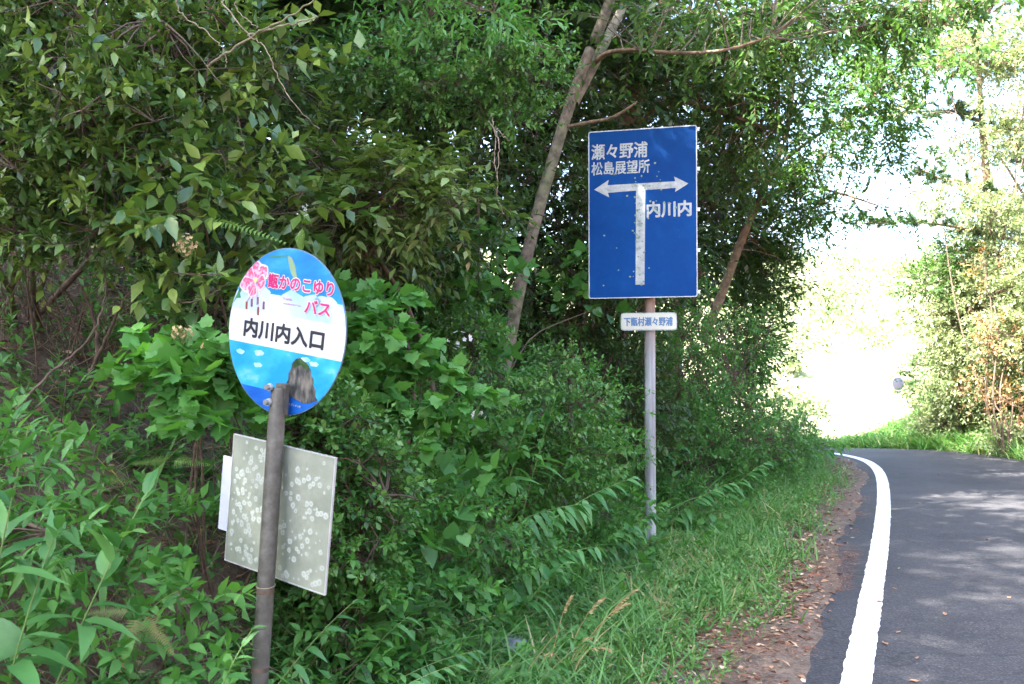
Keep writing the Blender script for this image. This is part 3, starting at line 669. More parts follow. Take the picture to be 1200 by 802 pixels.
# ---- direction sign -----------------------------------------------
def direction_sign():
    yaw = -.262; W, H = .850, 1.332; CZ = 2.654
    base = (1.085, 7.385)
    gz = gz1(*base)
    root = thing("direction_sign", "large blue rectangular direction sign with white T arrow on a tall grey pipe", "road sign", (base[0], base[1], gz))
    B = Board(root, (1.0185, 7.32, CZ), Matrix.Rotation(yaw, 4, 'Z'))
    m, nt, b = mat_new("streaked_galvanised_pipe"); tc = nt.nodes.new("ShaderNodeTexCoord"); mp = nt.nodes.new("ShaderNodeMapping"); mp.inputs["Scale"].default_value = (22, 22, 1.6)
    n = nt.nodes.new("ShaderNodeTexNoise"); n.inputs["Scale"].default_value = 1; n.inputs["Detail"].default_value = 6
    nt.links.new(tc.outputs["Object"], mp.inputs[0]); nt.links.new(mp.outputs[0], n.inputs["Vector"])
    r = ramp(nt, n.outputs[0], [(.3, (.17, .17, .18)), (.5, (.28, .29, .30)), (.62, (.38, .39, .40))])
    sx = nt.nodes.new("ShaderNodeSeparateXYZ"); nt.links.new(tc.outputs["Object"], sx.inputs[0])
    mr = nt.nodes.new("ShaderNodeMapRange"); mr.inputs[1].default_value = 1.45; mr.inputs[2].default_value = 2.0; nt.links.new(sx.outputs[2], mr.inputs[0])
    mm = nt.nodes.new("ShaderNodeMath"); mm.operation = 'MULTIPLY'; nt.links.new(mr.outputs[0], mm.inputs[0]); nt.links.new(n.outputs[0], mm.inputs[1])
    m2 = nt.nodes.new("ShaderNodeMath"); m2.operation = 'MULTIPLY'; m2.inputs[1].default_value = 2.1; m2.use_clamp = True; nt.links.new(mm.outputs[0], m2.inputs[0])
    x = nt.nodes.new("ShaderNodeMix"); x.data_type = 'RGBA'; nt.links.new(m2.outputs[0], x.inputs[0]); nt.links.new(r.outputs[0], x.inputs[6]); x.inputs[7].default_value = (.20, .11, .07, 1)
    nt.links.new(x.outputs[2], b.inputs["Base Color"]); b.inputs["Roughness"].default_value = .55; b.inputs["Metallic"].default_value = .1
    z = np.linspace(gz - .15, 3.22, 20); tube_obj("pole", np.stack([np.full(20, base[0]), np.full(20, base[1]), z], 1), .0425, m, root, 32)
    blue, nt, b = mat_new("blue_sheeting"); n = noise(nt, 2.2, 6, rough=.7); n2 = noise(nt, 55, 3)
    r = ramp(nt, n.outputs[0], [(.3, (.0, .034, .165)), (.7, (.001, .056, .225))]); rr = ramp(nt, n2.outputs[0], [(.64, (1, 1, 1)), (.75, (1.5, 1.4, 1.2))])
    x = nt.nodes.new("ShaderNodeMix"); x.data_type = 'RGBA'; x.blend_type = 'MULTIPLY'; x.inputs[0].default_value = 1; nt.links.new(r.outputs[0], x.inputs[6]); nt.links.new(rr.outputs[0], x.inputs[7])
    nt.links.new(x.outputs[2], b.inputs["Base Color"]); b.inputs["Roughness"].default_value = .6; b.inputs["Specular IOR Level"].default_value = .12
    alu = plain("grey_rim", (.40, .42, .45), .5, .3)
    plate = B.prism("plate", rrect(W, H, .018, 5), 0, .004, alu)
    B.prism("blue_face", rrect(W - .016, H - .016, .014, 5), -.0012, .0002, blue, plate)
    wm, nt, b = mat_new("weathered_white_sheeting"); n = noise(nt, 16, 6, rough=.75)
    r = ramp(nt, n.outputs[0], [(.32, (.13, .18, .15)), (.44, (.29, .32, .31)), (.64, (.44, .46, .47))]); nt.links.new(r.outputs[0], b.inputs["Base Color"]); b.inputs["Roughness"].default_value = .5
    def q(px, py):
        fx = (px - 690) / 128; top = 153 - 8 * fx; h = 197 + 6 * fx
        return (-W / 2 + fx * W, H / 2 - (py - top) / h * H)
    arrow = [q(*p) for p in ((697, 221.5), (714.5, 210), (713, 216.2), (793, 211.8), (791.5, 206.2), (808, 214.5), (792.5, 224.5), (793.5, 219.6), (758, 222), (756.5, 333.5), (746, 333.5), (747, 222.6), (713.5, 225.2), (715, 230.5))]
    B.prism("arrow", arrow, -.0022, -.001, wm)
    def tx(s, x0, y0, x1, y1, bold):
        xm = (x0 + x1) / 2; a, b_ = (q(x0, y0)[0], q(xm, y0)[1]), (q(x1, y1)[0], q(xm, y1)[1]); B.text(s, (a[0] + b_[0]) / 2, (a[1] + b_[1]) / 2, abs(b_[0] - a[0]), abs(b_[1] - a[1]), wm, -.0024, bold)
    tx("瀬々野浦", 694, 166.5, 760.5, 184.5, .0026); tx("松島展望所", 694, 187.5, 763, 203, .0020); tx("内川内", 760, 235.5, 811, 253.5, .0042)
    # algae and lichen spots around the arrow shaft
    rng = np.random.default_rng(7); c = Cloud()
    for i in range(78):
        if i < 44: px, py = rng.normal(751, 4.5), rng.uniform(214, 334)
        elif i < 58: px, py = rng.uniform(738, 780), rng.uniform(186, 222)
        elif i < 66: px, py = rng.uniform(757, 805), rng.uniform(234, 256)
        else: px, py = rng.uniform(706, 775), rng.uniform(200, 345)
        x, z = q(px, py); r = rng.uniform(.004, .0105); j = rng.uniform(.8, 1.2, 10)
        V = [B.M @ Vector((x, -.0034 - i * 4e-6, z))] + [B.M @ Vector((x + r * j[k] * math.cos(k * .628), -.0034 - i * 4e-6, z + r * j[k] * math.sin(k * .628))) for k in range(10)]
        c.raw(np.array(V), [(0, k + 1, (k + 1) % 10 + 1) for k in range(10)])
    link("lichen_spots", c.mesh("lichen_spots", [plain("grey_green_lichen", (.17, .24, .19), .9, 0, .25, 60)]), root, kind="stuff")
    # rails behind the plate end in small clamps at the right edge
    for py in (150, 197, 245, 293, 342):
        zz = q(818, py)[1]
        B.prism("rail", rrect(W - .004, .028, .003, 2, 0.010, zz), .0045, .030, alu)
        B.prism("clamp", [(W / 2 + .002, zz - .012), (W / 2 + .022, zz - .014), (W / 2 + .016, zz - .003), (W / 2 + .024, zz + .012), (W / 2 + .002, zz + .012)], -.002, .012, M_BOLT)
    for zz in (.45, -.45):
        B.prism("pole_band", rrect(.11, .04, .004, 2, .075 - .02, zz), .031, .112, M_GALV)
    # small name plate on the pole
    P2 = Board(root, (1.068, 7.325, EYE + (430 - 377) / 1100 * 7.33), Matrix.Rotation(yaw + .05, 4, 'Z'))
    npl = P2.prism("name_plate", rrect(.435, .138, .022, 5), 0, .004, wm)
    pal = flat("pale_sheeting", (.46, .46, .39)); P2.prism("name_plate_face", rrect(.420, .123, .018, 5), -.001, .0002, pal, npl)
    ink = flat("faded_blue_ink", (.04, .12, .26)); P2.text("下甑村瀬々野浦", -.004, 0, .375, .066, ink, -.0022, .0022, parent=npl)
    P2.prism("name_plate_bracket", rrect(.07, .04, .004, 2, -.01, 0), .004, .025, M_GALV)
direction_sign()

# ---- traffic mirror far down the road -----------------------------
def mirror():
    p = spot(1052, 450, 47.0); g = gz1(p[0], p[1])
    root = thing("traffic_mirror", "small round traffic mirror on a thin pole beyond the crest of the road", "traffic mirror", (p[0], p[1], g))
    z = np.linspace(g - .2, p[2] + .3, 6); tube_obj("pole", np.stack([np.full(6, p[0]), np.full(6, p[1] + .12), z], 1), .045, plain("mirror_post", (.45, .40, .38), .5), root, 12)
    B = Board(root, p, Matrix.Rotation(.25, 4, 'Z') @ Matrix.Rotation(-.1, 4, 'X'))
    B.prism("rim", ring(.36, 40), 0, .08, plain("mirror_rim", (.20, .17, .18), .4))
    c = Cloud(); V = [(0, 0, 0)]; rr = []
    V = [B.M @ Vector((0, -.05, 0))]; Fc = []; n = 32
    for k in (1, 2, 3):
        r = .33 * k / 3
        V += [B.M @ Vector((r * math.cos(a), -.05 * (1 - (k / 3) ** 2) - .002, r * math.sin(a))) for a in np.linspace(0, 2 * math.pi, n, endpoint=False)]
    for i in range(n):
        j = (i + 1) % n; Fc.append((0, 1 + i, 1 + j))
        for k in (0, 1): a = 1 + k * n; Fc += [(a + i, a + n + i, a + n + j), (a + i, a + n + j, a + j)]
    c.raw(np.array(V), Fc); m, nt, b = mat_new("mirror_glass"); b.inputs["Metallic"].default_value = 1; b.inputs["Roughness"].default_value = .55; b.inputs["Base Color"].default_value = (.14, .13, .17, 1)
    link("mirror_face", c.mesh("mirror_face", [m], True), root)
    B.prism("bracket", rrect(.1, .2, .01, 2, 0, 0), .081, .15, M_GALV)
mirror()

# ================================================================== TREES
def terr(x, y): return np.array([x, y, gz1(x, y)])

# leaning grey tree whose trunk rises behind the big sign
b = spot(583, 470, 7.4); T1 = [spot(578, 490, 7.35), spot(588, 455, 7.3), spot(597, 400, 7.3), spot(608, 340, 7.3), spot(628, 255, 7.3), spot(650, 180, 7.3), spot(665, 130, 7.3), spot(686, 70, 7.25), spot(704, 30, 7.2), spot(722, -20, 7.1), spot(742, -110, 6.8), spot(760, -260, 6.4)]
T1b = [spot(672, 118, 7.3), spot(690, 85, 7.35), spot(700, 66, 7.4), spot(716, 35, 7.6), spot(736, -5, 7.8), spot(760, -70, 8.0)]
T1c = [spot(697, 72, 7.3), spot(712, 58, 7.1), spot(745, 55, 6.8), spot(790, 60, 6.5), spot(850, 58, 6.3), spot(905, 40, 6.2)]
T1d = [spot(667, 147, 7.28), spot(690, 142, 7.2), spot(715, 138, 7.1), spot(733, 128, 7.0), spot(748, 117, 7.0)]
plant("leaning_tree", "slender grey-barked tree leaning right behind the big blue sign", "tree", T1[0][:2],
      [(spot(760, -190, 6.6), (2.0, 1.6, .9), 210), (spot(950, -120, 7.0), (1.6, 1.6, .8), 130), (spot(800, 15, 6.6), (.9, .7, .22), 90), (spot(900, 10, 6.6), (.9, .7, .25), 100)], 'canopy', stems=[(T1, .058, .036), (T1b, .050, .03), (T1c, .022, .008), (T1d, .018, .007)],
      bark_m=M_BARK, seed=1, trunk_name="trunk", mass="crown", upd=-.1, hubs=9, zbase=float(T1[0][2]))
# thin leaning tree to the right of the sign
T2 = [spot(822, 400, 12.3), spot(832, 380, 12.3), spot(850, 335, 12.3), spot(868, 285, 12.3), spot(884, 248, 12.3), spot(905, 200, 12.4), spot(925, 160, 12.6), spot(935, 60, 13)]
T2b = [spot(884, 248, 12.3), spot(905, 225, 12.2), spot(940, 215, 12), spot(985, 225, 11.8), spot(1030, 240, 11.8)]
T2c = [spot(905, 200, 12.4), spot(935, 175, 12.2), spot(970, 150, 12), spot(1040, 110, 11.5), spot(1100, 80, 11.2)]
plant("slanting_tree", "thin brown slanting tree with layered sprays reaching over the road", "tree", T2[0][:2],
      [(spot(930, 215, 12.2), (.75, .7, .5), 220), (spot(985, 245, 12), (.75, .7, .20), 150), (spot(1010, 130, 11.6), (1.0, .8, .26), 260), (spot(1075, 75, 11.3), (.75, .8, .25), 200), (spot(930, 60, 12.6), (1.2, 1.0, .7), 260), (spot(910, 300, 13.2), (.35, .5, .5), 150), (spot(1045, 190, 11.8), (.5, .6, .12), 50), (spot(970, 185, 12.0), (.6, .6, .12), 60)], 'layered', stems=[(T2, .07, .03), (T2b, .03, .01), (T2c, .03, .01)],
      clump=(16, .20), bark_m=M_BARKB, seed=2, trunk_name="trunk", mass="crown", upd=-.15, zbase=float(T2[0][2]))
# big tree with its limbs hanging down over the top of the view
T3 = [terr(1.0, 10.8) + [0, 0, -.1], (1.1, 10.7, 3.2), (1.5, 10.5, 5.0), (2.2, 10.2, 6.6), (3.0, 10.0, 8.0)]
T3b = [(1.3, 10.6, 4.6), spot(850, 70, 10.2), spot(920, 40, 9.8), spot(1010, 30, 9.4), spot(1110, 25, 9.0)]
T3c = [(1.2, 10.7, 4.0), spot(780, 110, 10.2), spot(850, 130, 10), spot(900, 150, 9.8)]
plant("spreading_tree", "dark spreading tree whose drooping boughs fill the top above the blue sign", "tree", (1.0, 10.8),
      [(spot(800, 60, 10), (1.5, .9, .5), 420), (spot(870, 110, 9.9), (.8, .8, .55), 260), (spot(940, 25, 9.4), (1.1, .9, .35), 280), (spot(1040, 0, 9.1), (.9, .8, .25), 190), (spot(1120, -5, 9.0), (.5, .6, .25), 80), (spot(900, -110, 9), (3.0, 2.0, 1.0), 280), (spot(700, 20, 10.5), (1.3, .8, .8), 300), (spot(870, 180, 10.4), (.5, .7, .6), 170)], 'canopy', stems=[(T3, .13, .06), (T3b, .05, .015), (T3c, .04, .015)],
      clump=(12, .20), bark_m=M_BARKB, seed=3, trunk_name="trunk", mass="crown", upd=-.3)
# trees on the slope behind, that shade the road
def slope_tree(label, x, y, h, spec, seed, n=1100, r=2.6, lean=(.5, 0), name="broadleaf_tree"):
    g = terr(x, y); c = g + [lean[0] * h * .25, lean[1] * h * .25, h * .68]
    st = [([g - [0, 0, .1], g * .5 + c * .5 + [.1, .1, -.2], c, c + [.2, 0, h * .2]], .12, .04)]
    for k in range(4):
        a = seed + k * 1.6; st.append(([g * .45 + c * .55, c + [math.cos(a) * r * .5, math.sin(a) * r * .5, .2], c + [math.cos(a) * r * .85, math.sin(a) * r * .85, .8 * math.sin(k)]], .022, .01))
    return plant(name, label, "tree", (x, y), [(c, (r, r, h * .34), n)], spec, stems=st, bark_m=M_BARKB, seed=seed, trunk_name="trunk", mass="crown", group="evergreen trees on the bank", upd=.05, hubs=10)
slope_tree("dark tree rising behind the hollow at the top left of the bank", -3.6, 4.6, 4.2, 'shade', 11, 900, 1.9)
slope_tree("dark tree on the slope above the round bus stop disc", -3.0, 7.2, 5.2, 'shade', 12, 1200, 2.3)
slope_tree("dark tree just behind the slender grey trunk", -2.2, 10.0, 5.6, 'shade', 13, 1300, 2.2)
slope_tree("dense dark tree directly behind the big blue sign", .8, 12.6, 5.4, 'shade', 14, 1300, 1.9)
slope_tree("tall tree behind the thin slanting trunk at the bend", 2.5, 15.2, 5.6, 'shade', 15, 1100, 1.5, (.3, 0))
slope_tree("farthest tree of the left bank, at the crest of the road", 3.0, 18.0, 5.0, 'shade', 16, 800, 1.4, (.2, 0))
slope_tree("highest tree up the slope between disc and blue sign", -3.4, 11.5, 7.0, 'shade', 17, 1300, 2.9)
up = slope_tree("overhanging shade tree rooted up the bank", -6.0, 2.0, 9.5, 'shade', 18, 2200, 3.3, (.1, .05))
def copy_tree(o, parent=None):
    c = o.copy(); C.objects.link(c); c.parent = parent
    for ch in list(o.children): copy_tree(ch, c)
    return c
for (x, y, a, s, lab) in ((-6.0, 6.6, 1.1, 1.05, "shade tree up the bank above the round bus stop disc"), (-5.0, 10.5, 2.6, 1.0, "shade tree up the bank behind the arching reddish-tipped shrub"), (-3.2, 15.0, 4.0, 1.0, "shade tree high on the bank behind the slender grey trunk"),
        (-7.5, -1.6, 5.0, 1.1, "shade tree beside the camera whose crown overhangs the bank"), (-10.5, 1.0, 3.0, 1.25, "tall shade tree up the slope outside the left edge"), (-10.5, 7.0, 2.0, 1.3, "tall shade tree high up behind the glossy overhanging shrub"), (-1.2, 19.5, .6, 1.0, "shade tree at the far end of the left bank, behind the spreading tree"),
        (-10, -6.0, .3, 1.2, "shade tree up the bank behind the camera"), (-8.5, 13, 1.2, 1.3, "highest shade tree on the slope behind the round disc")):
    c = copy_tree(up); c.location = (x, y, gz1(x, y) - .05); c.rotation_euler = (0, 0, 0); c.scale = (s, s, s)
    if a > 3: c.scale = (s, -s, s)
    c["label"] = lab
up["group"] = "evergreen trees on the bank"

# ================================================================== SHRUBS ON THE BANK
def shrub(label, px, py, d, blobs, spec, n_leaf=0, seed=0, name="shrub", cat="shrub", **kw):
    p = spot(px, py, d)
    bl = [(spot(a, b_, dd), r, n) for a, b_, dd, r, n in blobs]
    return plant(name, label, cat, (p[0], p[1]), bl, spec, n_leaf=n_leaf, seed=seed, **kw)

shrub("glossy shrub with mixed green leaves overhanging the dark hollow, upper left", 20, 330, 4.5,
      [(40, 60, 3.7, (.42, .3, .30), 210), (150, 130, 3.6, (.42, .28, .26), 230), (60, 200, 3.6, (.42, .28, .22), 210), (30, 270, 3.7, (.30, .25, .12), 80), (200, 60, 3.9, (.35, .3, .25), 150), (110, 270, 3.6, (.25, .2, .12), 60), (-60, 120, 3.6, (.4, .4, .6), 150), (100, -50, 3.9, (.6, .4, .3), 150)], 'glossy', 300, 21, r0=.016, clump=(8, .10))
shrub("large-leaved vine trailing between the hollow and the bus stop disc", 290, 380, 4.3,
      [(200, 260, 3.5, (.22, .18, .16), 42), (300, 60, 3.9, (.25, .2, .18), 36), (240, 190, 3.6, (.2, .15, .12), 26), (330, 240, 3.8, (.2, .18, .14), 26), (260, 350, 3.5, (.18, .12, .10), 20)], 'big', 220, 22, name="vine", cat="vine", r0=.009)
shrub("shrub with small round bright leaves at the top centre", 520, 250, 6.2,
      [(540, 90, 5.4, (.45, .35, .30), 330), (470, 40, 5.5, (.5, .4, .3), 300), (600, 75, 5.3, (.32, .3, .14), 150), (430, 100, 5.4, (.35, .3, .25), 170), (560, -30, 5.6, (.8, .5, .3), 260), (570, 135, 5.4, (.26, .2, .12), 80)], 'small', 260, 23, r0=.010, clump=(14, .09))
shrub("shrub with arching reddish-tipped drooping sprays above the round disc", 460, 330, 5.2,
      [(480, 215, 4.5, (.34, .25, .12), 110), (430, 240, 4.5, (.3, .2, .12), 90), (390, 280, 4.5, (.25, .2, .12), 60), (530, 240, 4.5, (.14, .15, .08), 30), (400, 190, 4.7, (.3, .2, .12), 70)], 'droop', 280, 24)
shrub("dark shrub filling the bank between disc and grey trunk", 430, 330, 6.2,
      [(420, 220, 5.9, (.8, .4, .35), 420), (520, 250, 6.2, (.45, .4, .4), 290), (340, 130, 5.2, (.45, .4, .35), 260), (470, 340, 6.0, (.45, .4, .3), 270), (300, 200, 5.0, (.3, .3, .4), 160)], 'dark', 120, 25, r0=.012, clump=(12, .12))
shrub("heart-leaved climber on the shaded bank left of the grey trunk", 540, 420, 6.4,
      [(535, 330, 6.0, (.40, .3, .4), 110), (545, 290, 6.3, (.20, .3, .3), 50), (540, 420, 6.0, (.3, .25, .15), 40), (690, 330, 7.8, (.4, .3, .4), 60)], 'heart', 160, 26, name="climber", cat="climber", r0=.008)
shrub("ivy-leaved bright vine to the left of the bus stop disc", 245, 560, 3.6,
      [(220, 440, 3.2, (.17, .14, .04), 40), (260, 425, 3.3, (.12, .12, .04), 22), (185, 415, 3.3, (.06, .08, .03), 6), (255, 480, 3.2, (.13, .12, .05), 26), (165, 455, 3.3, (.07, .1, .03), 6)], 'palm', 200, 27, name="vine", cat="vine", r0=.006)
shrub("ivy-leaved bright vine to the right of the bus stop disc", 440, 560, 4.4,
      [(440, 400, 4.1, (.20, .16, .07), 46), (430, 445, 4.1, (.20, .16, .07), 42), (500, 455, 4.2, (.22, .16, .08), 40), (410, 360, 4.2, (.08, .12, .05), 10), (490, 510, 4.2, (.15, .15, .06), 18), (455, 360, 4.2, (.12, .12, .04), 12)], 'palm', 260, 28, name="vine", cat="vine", r0=.006)
shrub("fine-leaved shrub behind the notice board of the bus stop", 400, 700, 4.0,
      [(380, 520, 3.7, (.22, .18, .22), 240), (420, 560, 3.8, (.24, .2, .22), 210), (350, 500, 3.7, (.12, .15, .12), 70), (400, 640, 3.7, (.22, .15, .18), 140)], 'small', 200, 29)
shrub("fine-leaved shrub in front of the grey trunk's foot", 600, 560, 6.0,
      [(650, 430, 6.6, (.25, .25, .12), 90), (560, 475, 5.6, (.45, .3, .2), 230), (650, 480, 6.0, (.4, .3, .25), 240), (660, 540, 6.0, (.4, .3, .2), 190), (540, 385, 5.6, (.22, .2, .1), 70)], 'small', 100, 30, r0=.010)
shrub("heart-leaved creeper low on the bank right of the notice board", 470, 760, 4.4,
      [(480, 640, 4.1, (.18, .14, .12), 16), (440, 690, 4.0, (.18, .14, .1), 14), (500, 600, 4.2, (.15, .14, .12), 12), (530, 560, 4.4, (.2, .15, .1), 14)], 'heart', 130, 31, name="creeper", cat="creeper", r0=.006)
shrub("dark leafy bush under the grey trunk beside the sign pole", 680, 500, 8.0,
      [(690, 420, 8.2, (.6, .4, .45), 330), (650, 350, 8.0, (.5, .4, .4), 210), (735, 480, 8.4, (.5, .4, .5), 280), (700, 270, 8.6, (.5, .4, .5), 210), (640, 230, 8.4, (.7, .4, .5), 230), (600, 120, 8.6, (.8, .5, .8), 300), (720, 350, 8.6, (.5, .4, .5), 220)], 'dark', 0, 32)
shrub("dense mid-green bush right behind the sign pole", 800, 560, 9.8,
      [(800, 430, 9.6, (.55, .5, .55), 420), (770, 500, 9.2, (.55, .5, .4), 360), (850, 490, 10.2, (.6, .5, .45), 380), (795, 350, 10.4, (.35, .5, .5), 200), (880, 420, 11.2, (.35, .5, .6), 220), (745, 400, 9.4, (.4, .3, .5), 170)], 'herb', 0, 33)
shrub("fresh green bush by the road between the sign and the crest", 880, 580, 11.3,
      [(880, 520, 11.2, (.6, .6, .42), 520), (830, 560, 10.0, (.6, .5, .3), 420), (920, 520, 12.6, (.45, .6, .4), 300), (780, 590, 8.9, (.5, .4, .25), 300)], 'herb', 0, 34)
shrub("last low bush where the white line vanishes at the crest", 945, 545, 14.6,
      [(935, 520, 14.2, (.38, .6, .25), 260), (958, 524, 15.6, (.22, .5, .14), 120), (905, 490, 14.4, (.4, .5, .3), 220)], 'herb', 0, 35)
shrub("tall bush closing the left side of the bright gap", 885, 470, 13.0,
      [(880, 400, 13.2, (.36, .6, .8), 420), (900, 330, 13.6, (.30, .5, .5), 220), (880, 300, 14.2, (.4, .5, .6), 260), (845, 440, 13.2, (.4, .4, .5), 240)], 'canopy', 0, 36)
shrub("leggy bush leaning out over the left edge near the bottom", -40, 560, 3.0,
      [(10, 640, 2.6, (.14, .12, .10), 26), (-30, 560, 2.7, (.16, .14, .14), 30)], 'weed', 60, 37)
shrub("drooping bush on the slope above the ivy-leaved vine", 380, 420, 5.0,
      [(350, 330, 4.8, (.3, .2, .12), 60), (450, 300, 5.2, (.35, .3, .18), 110), (520, 290, 5.4, (.25, .2, .14), 60), (280, 290, 4.4, (.22, .15, .12), 50)], 'dark', 60, 38)
shrub("leafy spray hanging into the picture at the very top centre", 480, 60, 5.0,
      [(560, 10, 4.6, (.30, .2, .06), 36), (480, -5, 4.7, (.2, .15, .06), 20)], 'weed', 40, 39, r0=.008,
      stems=[([spot(380, -120, 5.2), spot(450, -60, 5.0), spot(500, -20, 4.7), spot(560, 5, 4.6)], .008, .003), ([spot(450, -60, 5.0), spot(470, -20, 4.8), spot(480, 0, 4.7)], .006, .003)], zbase=3.6)

# ================================================================== RIGHT BANK
def right(label, px, py, d, blobs, spec, seed, name="bush", cat="bush", **kw): return shrub(label, px, py, d, blobs, spec, 0, seed, name, cat, **kw)
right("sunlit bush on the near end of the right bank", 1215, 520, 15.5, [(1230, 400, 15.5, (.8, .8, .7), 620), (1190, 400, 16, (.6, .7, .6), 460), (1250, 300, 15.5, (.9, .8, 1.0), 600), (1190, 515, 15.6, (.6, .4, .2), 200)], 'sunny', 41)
right("leafy bush bulging from the right bank", 1130, 520, 18.0, [(1130, 440, 17.8, (.55, .7, .8), 800), (1110, 380, 18, (.5, .6, .5), 420), (1160, 350, 17.5, (.7, .7, .7), 560), (1105, 490, 18.5, (.5, .6, .4), 420)], 'sunny', 42)
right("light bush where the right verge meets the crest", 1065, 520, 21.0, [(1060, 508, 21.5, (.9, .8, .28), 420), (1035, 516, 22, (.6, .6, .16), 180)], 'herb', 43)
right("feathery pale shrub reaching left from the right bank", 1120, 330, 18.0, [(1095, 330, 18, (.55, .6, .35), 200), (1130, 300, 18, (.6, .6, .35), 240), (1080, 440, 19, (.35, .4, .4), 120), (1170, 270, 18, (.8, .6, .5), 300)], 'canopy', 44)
for k, (lab, px, d, h, r, sd_) in enumerate((("sunlit pale tree above the right bank at the edge of the picture", 1230, 18.5, 5.6, 1.6, 51), ("airy sunlit tree behind the feathery shrub of the right bank", 1170, 21.5, 5.8, 1.5, 52), ("tall sunlit tree farther up the right slope", 1290, 23, 8.5, 2.5, 53))):
    x, y = spot(px, 500, d)[:2]; g = terr(x, y); c = g + [-.1, 0, h * .7]
    plant("pale_tree", lab, "tree", (x, y), [(c, (r, r, h * .33), 420), (c + [-.5, -.5, -h * .25], (r * .8, r * .8, h * .15), 130)], 'sunny', stems=[([g - [0, 0, .1], g + [.1, 0, h * .35], c, c + [0, 0, h * .25]], .09, .03)] + [([g + [.05, 0, h * .3], c + [math.cos(a) * r * .5, math.sin(a) * r * .5, -.3], c + [math.cos(a) * r * .85, math.sin(a) * r * .85, .3]], .035, .012) for a in (0.4, 2.2, 3.6, 5.2)], clump=(10, .2), bark_m=M_BARKB, seed=sd_, trunk_name="trunk", mass="crown", group="sunlit trees on the right bank")

def pine(label, px, d, trunk, limbs, seed):
    P = [spot(*q) for q in trunk]; x, y = spot(px, 500, d)[:2]; g = terr(x, y); b0 = g.copy()
    root = thing("pine_tree", label, "tree", tuple(b0)); rng = np.random.default_rng(seed)
    p = chaikin([g - [0, 0, .1]] + P, 2); c = Cloud(); tubes(c, (p - b0)[None], np.linspace(.10, .035, len(p))[None], 10); link("trunk", c.mesh("trunk", [M_BARKB], True), root)
    cn = Cloud()
    for a, b_, wd in limbs:
        A, B_ = spot(*a), spot(*b_); q = curves(A[None], B_[None], 10, rng, .06, .05)[0]
        c = Cloud(); tubes(c, (q - b0)[None], np.linspace(.04, .012, 10)[None], 6)
        n = 34; f = rng.uniform(.15, 1, n); base = np.stack([np.interp(f, np.linspace(0, 1, 10), q[:, k]) for k in range(3)], 1)
        tip = base + rng.normal(0, 1, (n, 3)) * [wd, wd, wd * .35] + (B_ - A) / np.linalg.norm(B_ - A) * .15
        tubes(c, curves(base, tip, 5, rng, .08) - b0, np.linspace(.01, .004, 5)[None], 3); link("limb", c.mesh("limb", [M_BARKB]), root)
        m = 150; tt = np.repeat(tip, m, 0); bb = np.repeat(base, m, 0); ff = rng.uniform(.45, 1.05, (n * m, 1))
        pos = bb + (tt - bb) * ff; dv = unit(unit(tt - bb) * .8 + rng.normal(0, .7, (n * m, 3)) + [0, 0, .2])
        cn.add([(-.045, 0, 0), (.045, 0, 0), (0, 1, 0)], [(0, 1, 2)], frames(dv, rng.normal(0, 1, (n * m, 3))), .11, pos - b0, rng.random(n * m))
    link("needles", cn.mesh("needles", [LM['pine']]), root, kind="stuff")
pine("pine with a bare dark trunk and short tufted limbs, upper right", 1160, 18.0, [(1165, 300, 18.0), (1156, 165, 18), (1153, 120, 18), (1150, 40, 18)],
     [((1156, 152, 18), (1205, 152, 17.6), .25), ((1155, 140, 18), (1110, 128, 18), .25), ((1153, 100, 18), (1200, 60, 18), .3), ((1152, 80, 18), (1100, 50, 18), .3), ((1150, 30, 18), (1190, -20, 18), .35), ((1150, 50, 18), (1130, -10, 18), .3)], 61)
pine("pine on the right slope whose long bough stretches left over the road", 1215, 16.8, [(1215, 350, 17), (1210, 270, 17), (1205, 180, 17), (1210, 60, 17)],
     [((1208, 285, 17), (1010, 262, 15.5), .16), ((1206, 240, 17), (1085, 200, 16.5), .14), ((1205, 200, 17), (1250, 150, 17), .3)], 62)

shrub("shade-darkened evergreen thicket closing the top left corner behind the glossy shrub", 120, 300, 7.2,
      [(20, 40, 6.6, (.9, .5, .8), 300), (150, 20, 6.8, (.9, .5, .8), 330), (280, 30, 7.0, (.9, .5, .8), 330), (380, 60, 7.4, (.9, .5, .9), 330), (80, 180, 6.6, (.9, .5, .6), 240), (250, 170, 6.8, (.8, .5, .6), 240), (60, 330, 6.2, (.8, .4, .5), 160), (200, 330, 6.2, (.8, .4, .5), 160)], 'shade', 0, 71, name="thicket", cat="thicket", r0=.012)
shrub("shade-darkened evergreen thicket between the small-leaved shrub and the blue sign", 560, 330, 9.2,
      [(460, 60, 8.4, (.9, .5, 1.0), 330), (560, 100, 9.2, (.9, .5, 1.0), 330), (660, 60, 9.6, (.9, .5, 1.2), 330), (660, 250, 9.4, (.7, .5, .8), 240), (740, 280, 10.4, (.7, .5, .9), 240), (560, 300, 8.4, (.7, .4, .6), 200), (840, 250, 13, (.8, .6, 1.0), 240), (500, -40, 9, (1.2, .5, .6), 300), (640, -20, 9.6, (1.0, .5, .6), 240)], 'shade', 0, 72, name="thicket", cat="thicket", r0=.012)
right("pale sunlit shrub masking the pine trunk on the right bank", 1175, 500, 16.5, [(1170, 250, 16, (.5, .5, .45), 170), (1195, 330, 15.8, (.6, .5, .6), 240), (1140, 230, 16.3, (.4, .4, .25), 60), (1190, 60, 16.5, (.7, .6, .7), 420), (1120, 60, 16.5, (.5, .5, .4), 170), (1130, 180, 17, (.4, .3, .3), 90), (1195, 150, 16.2, (.5, .5, .6), 260), (1100, 20, 17, (.5, .4, .3), 110), (1075, 130, 17.5, (.35, .4, .25), 60), (1090, 240, 17.5, (.35, .4, .25), 70)], 'sunny', 45, clump=(9, .13))
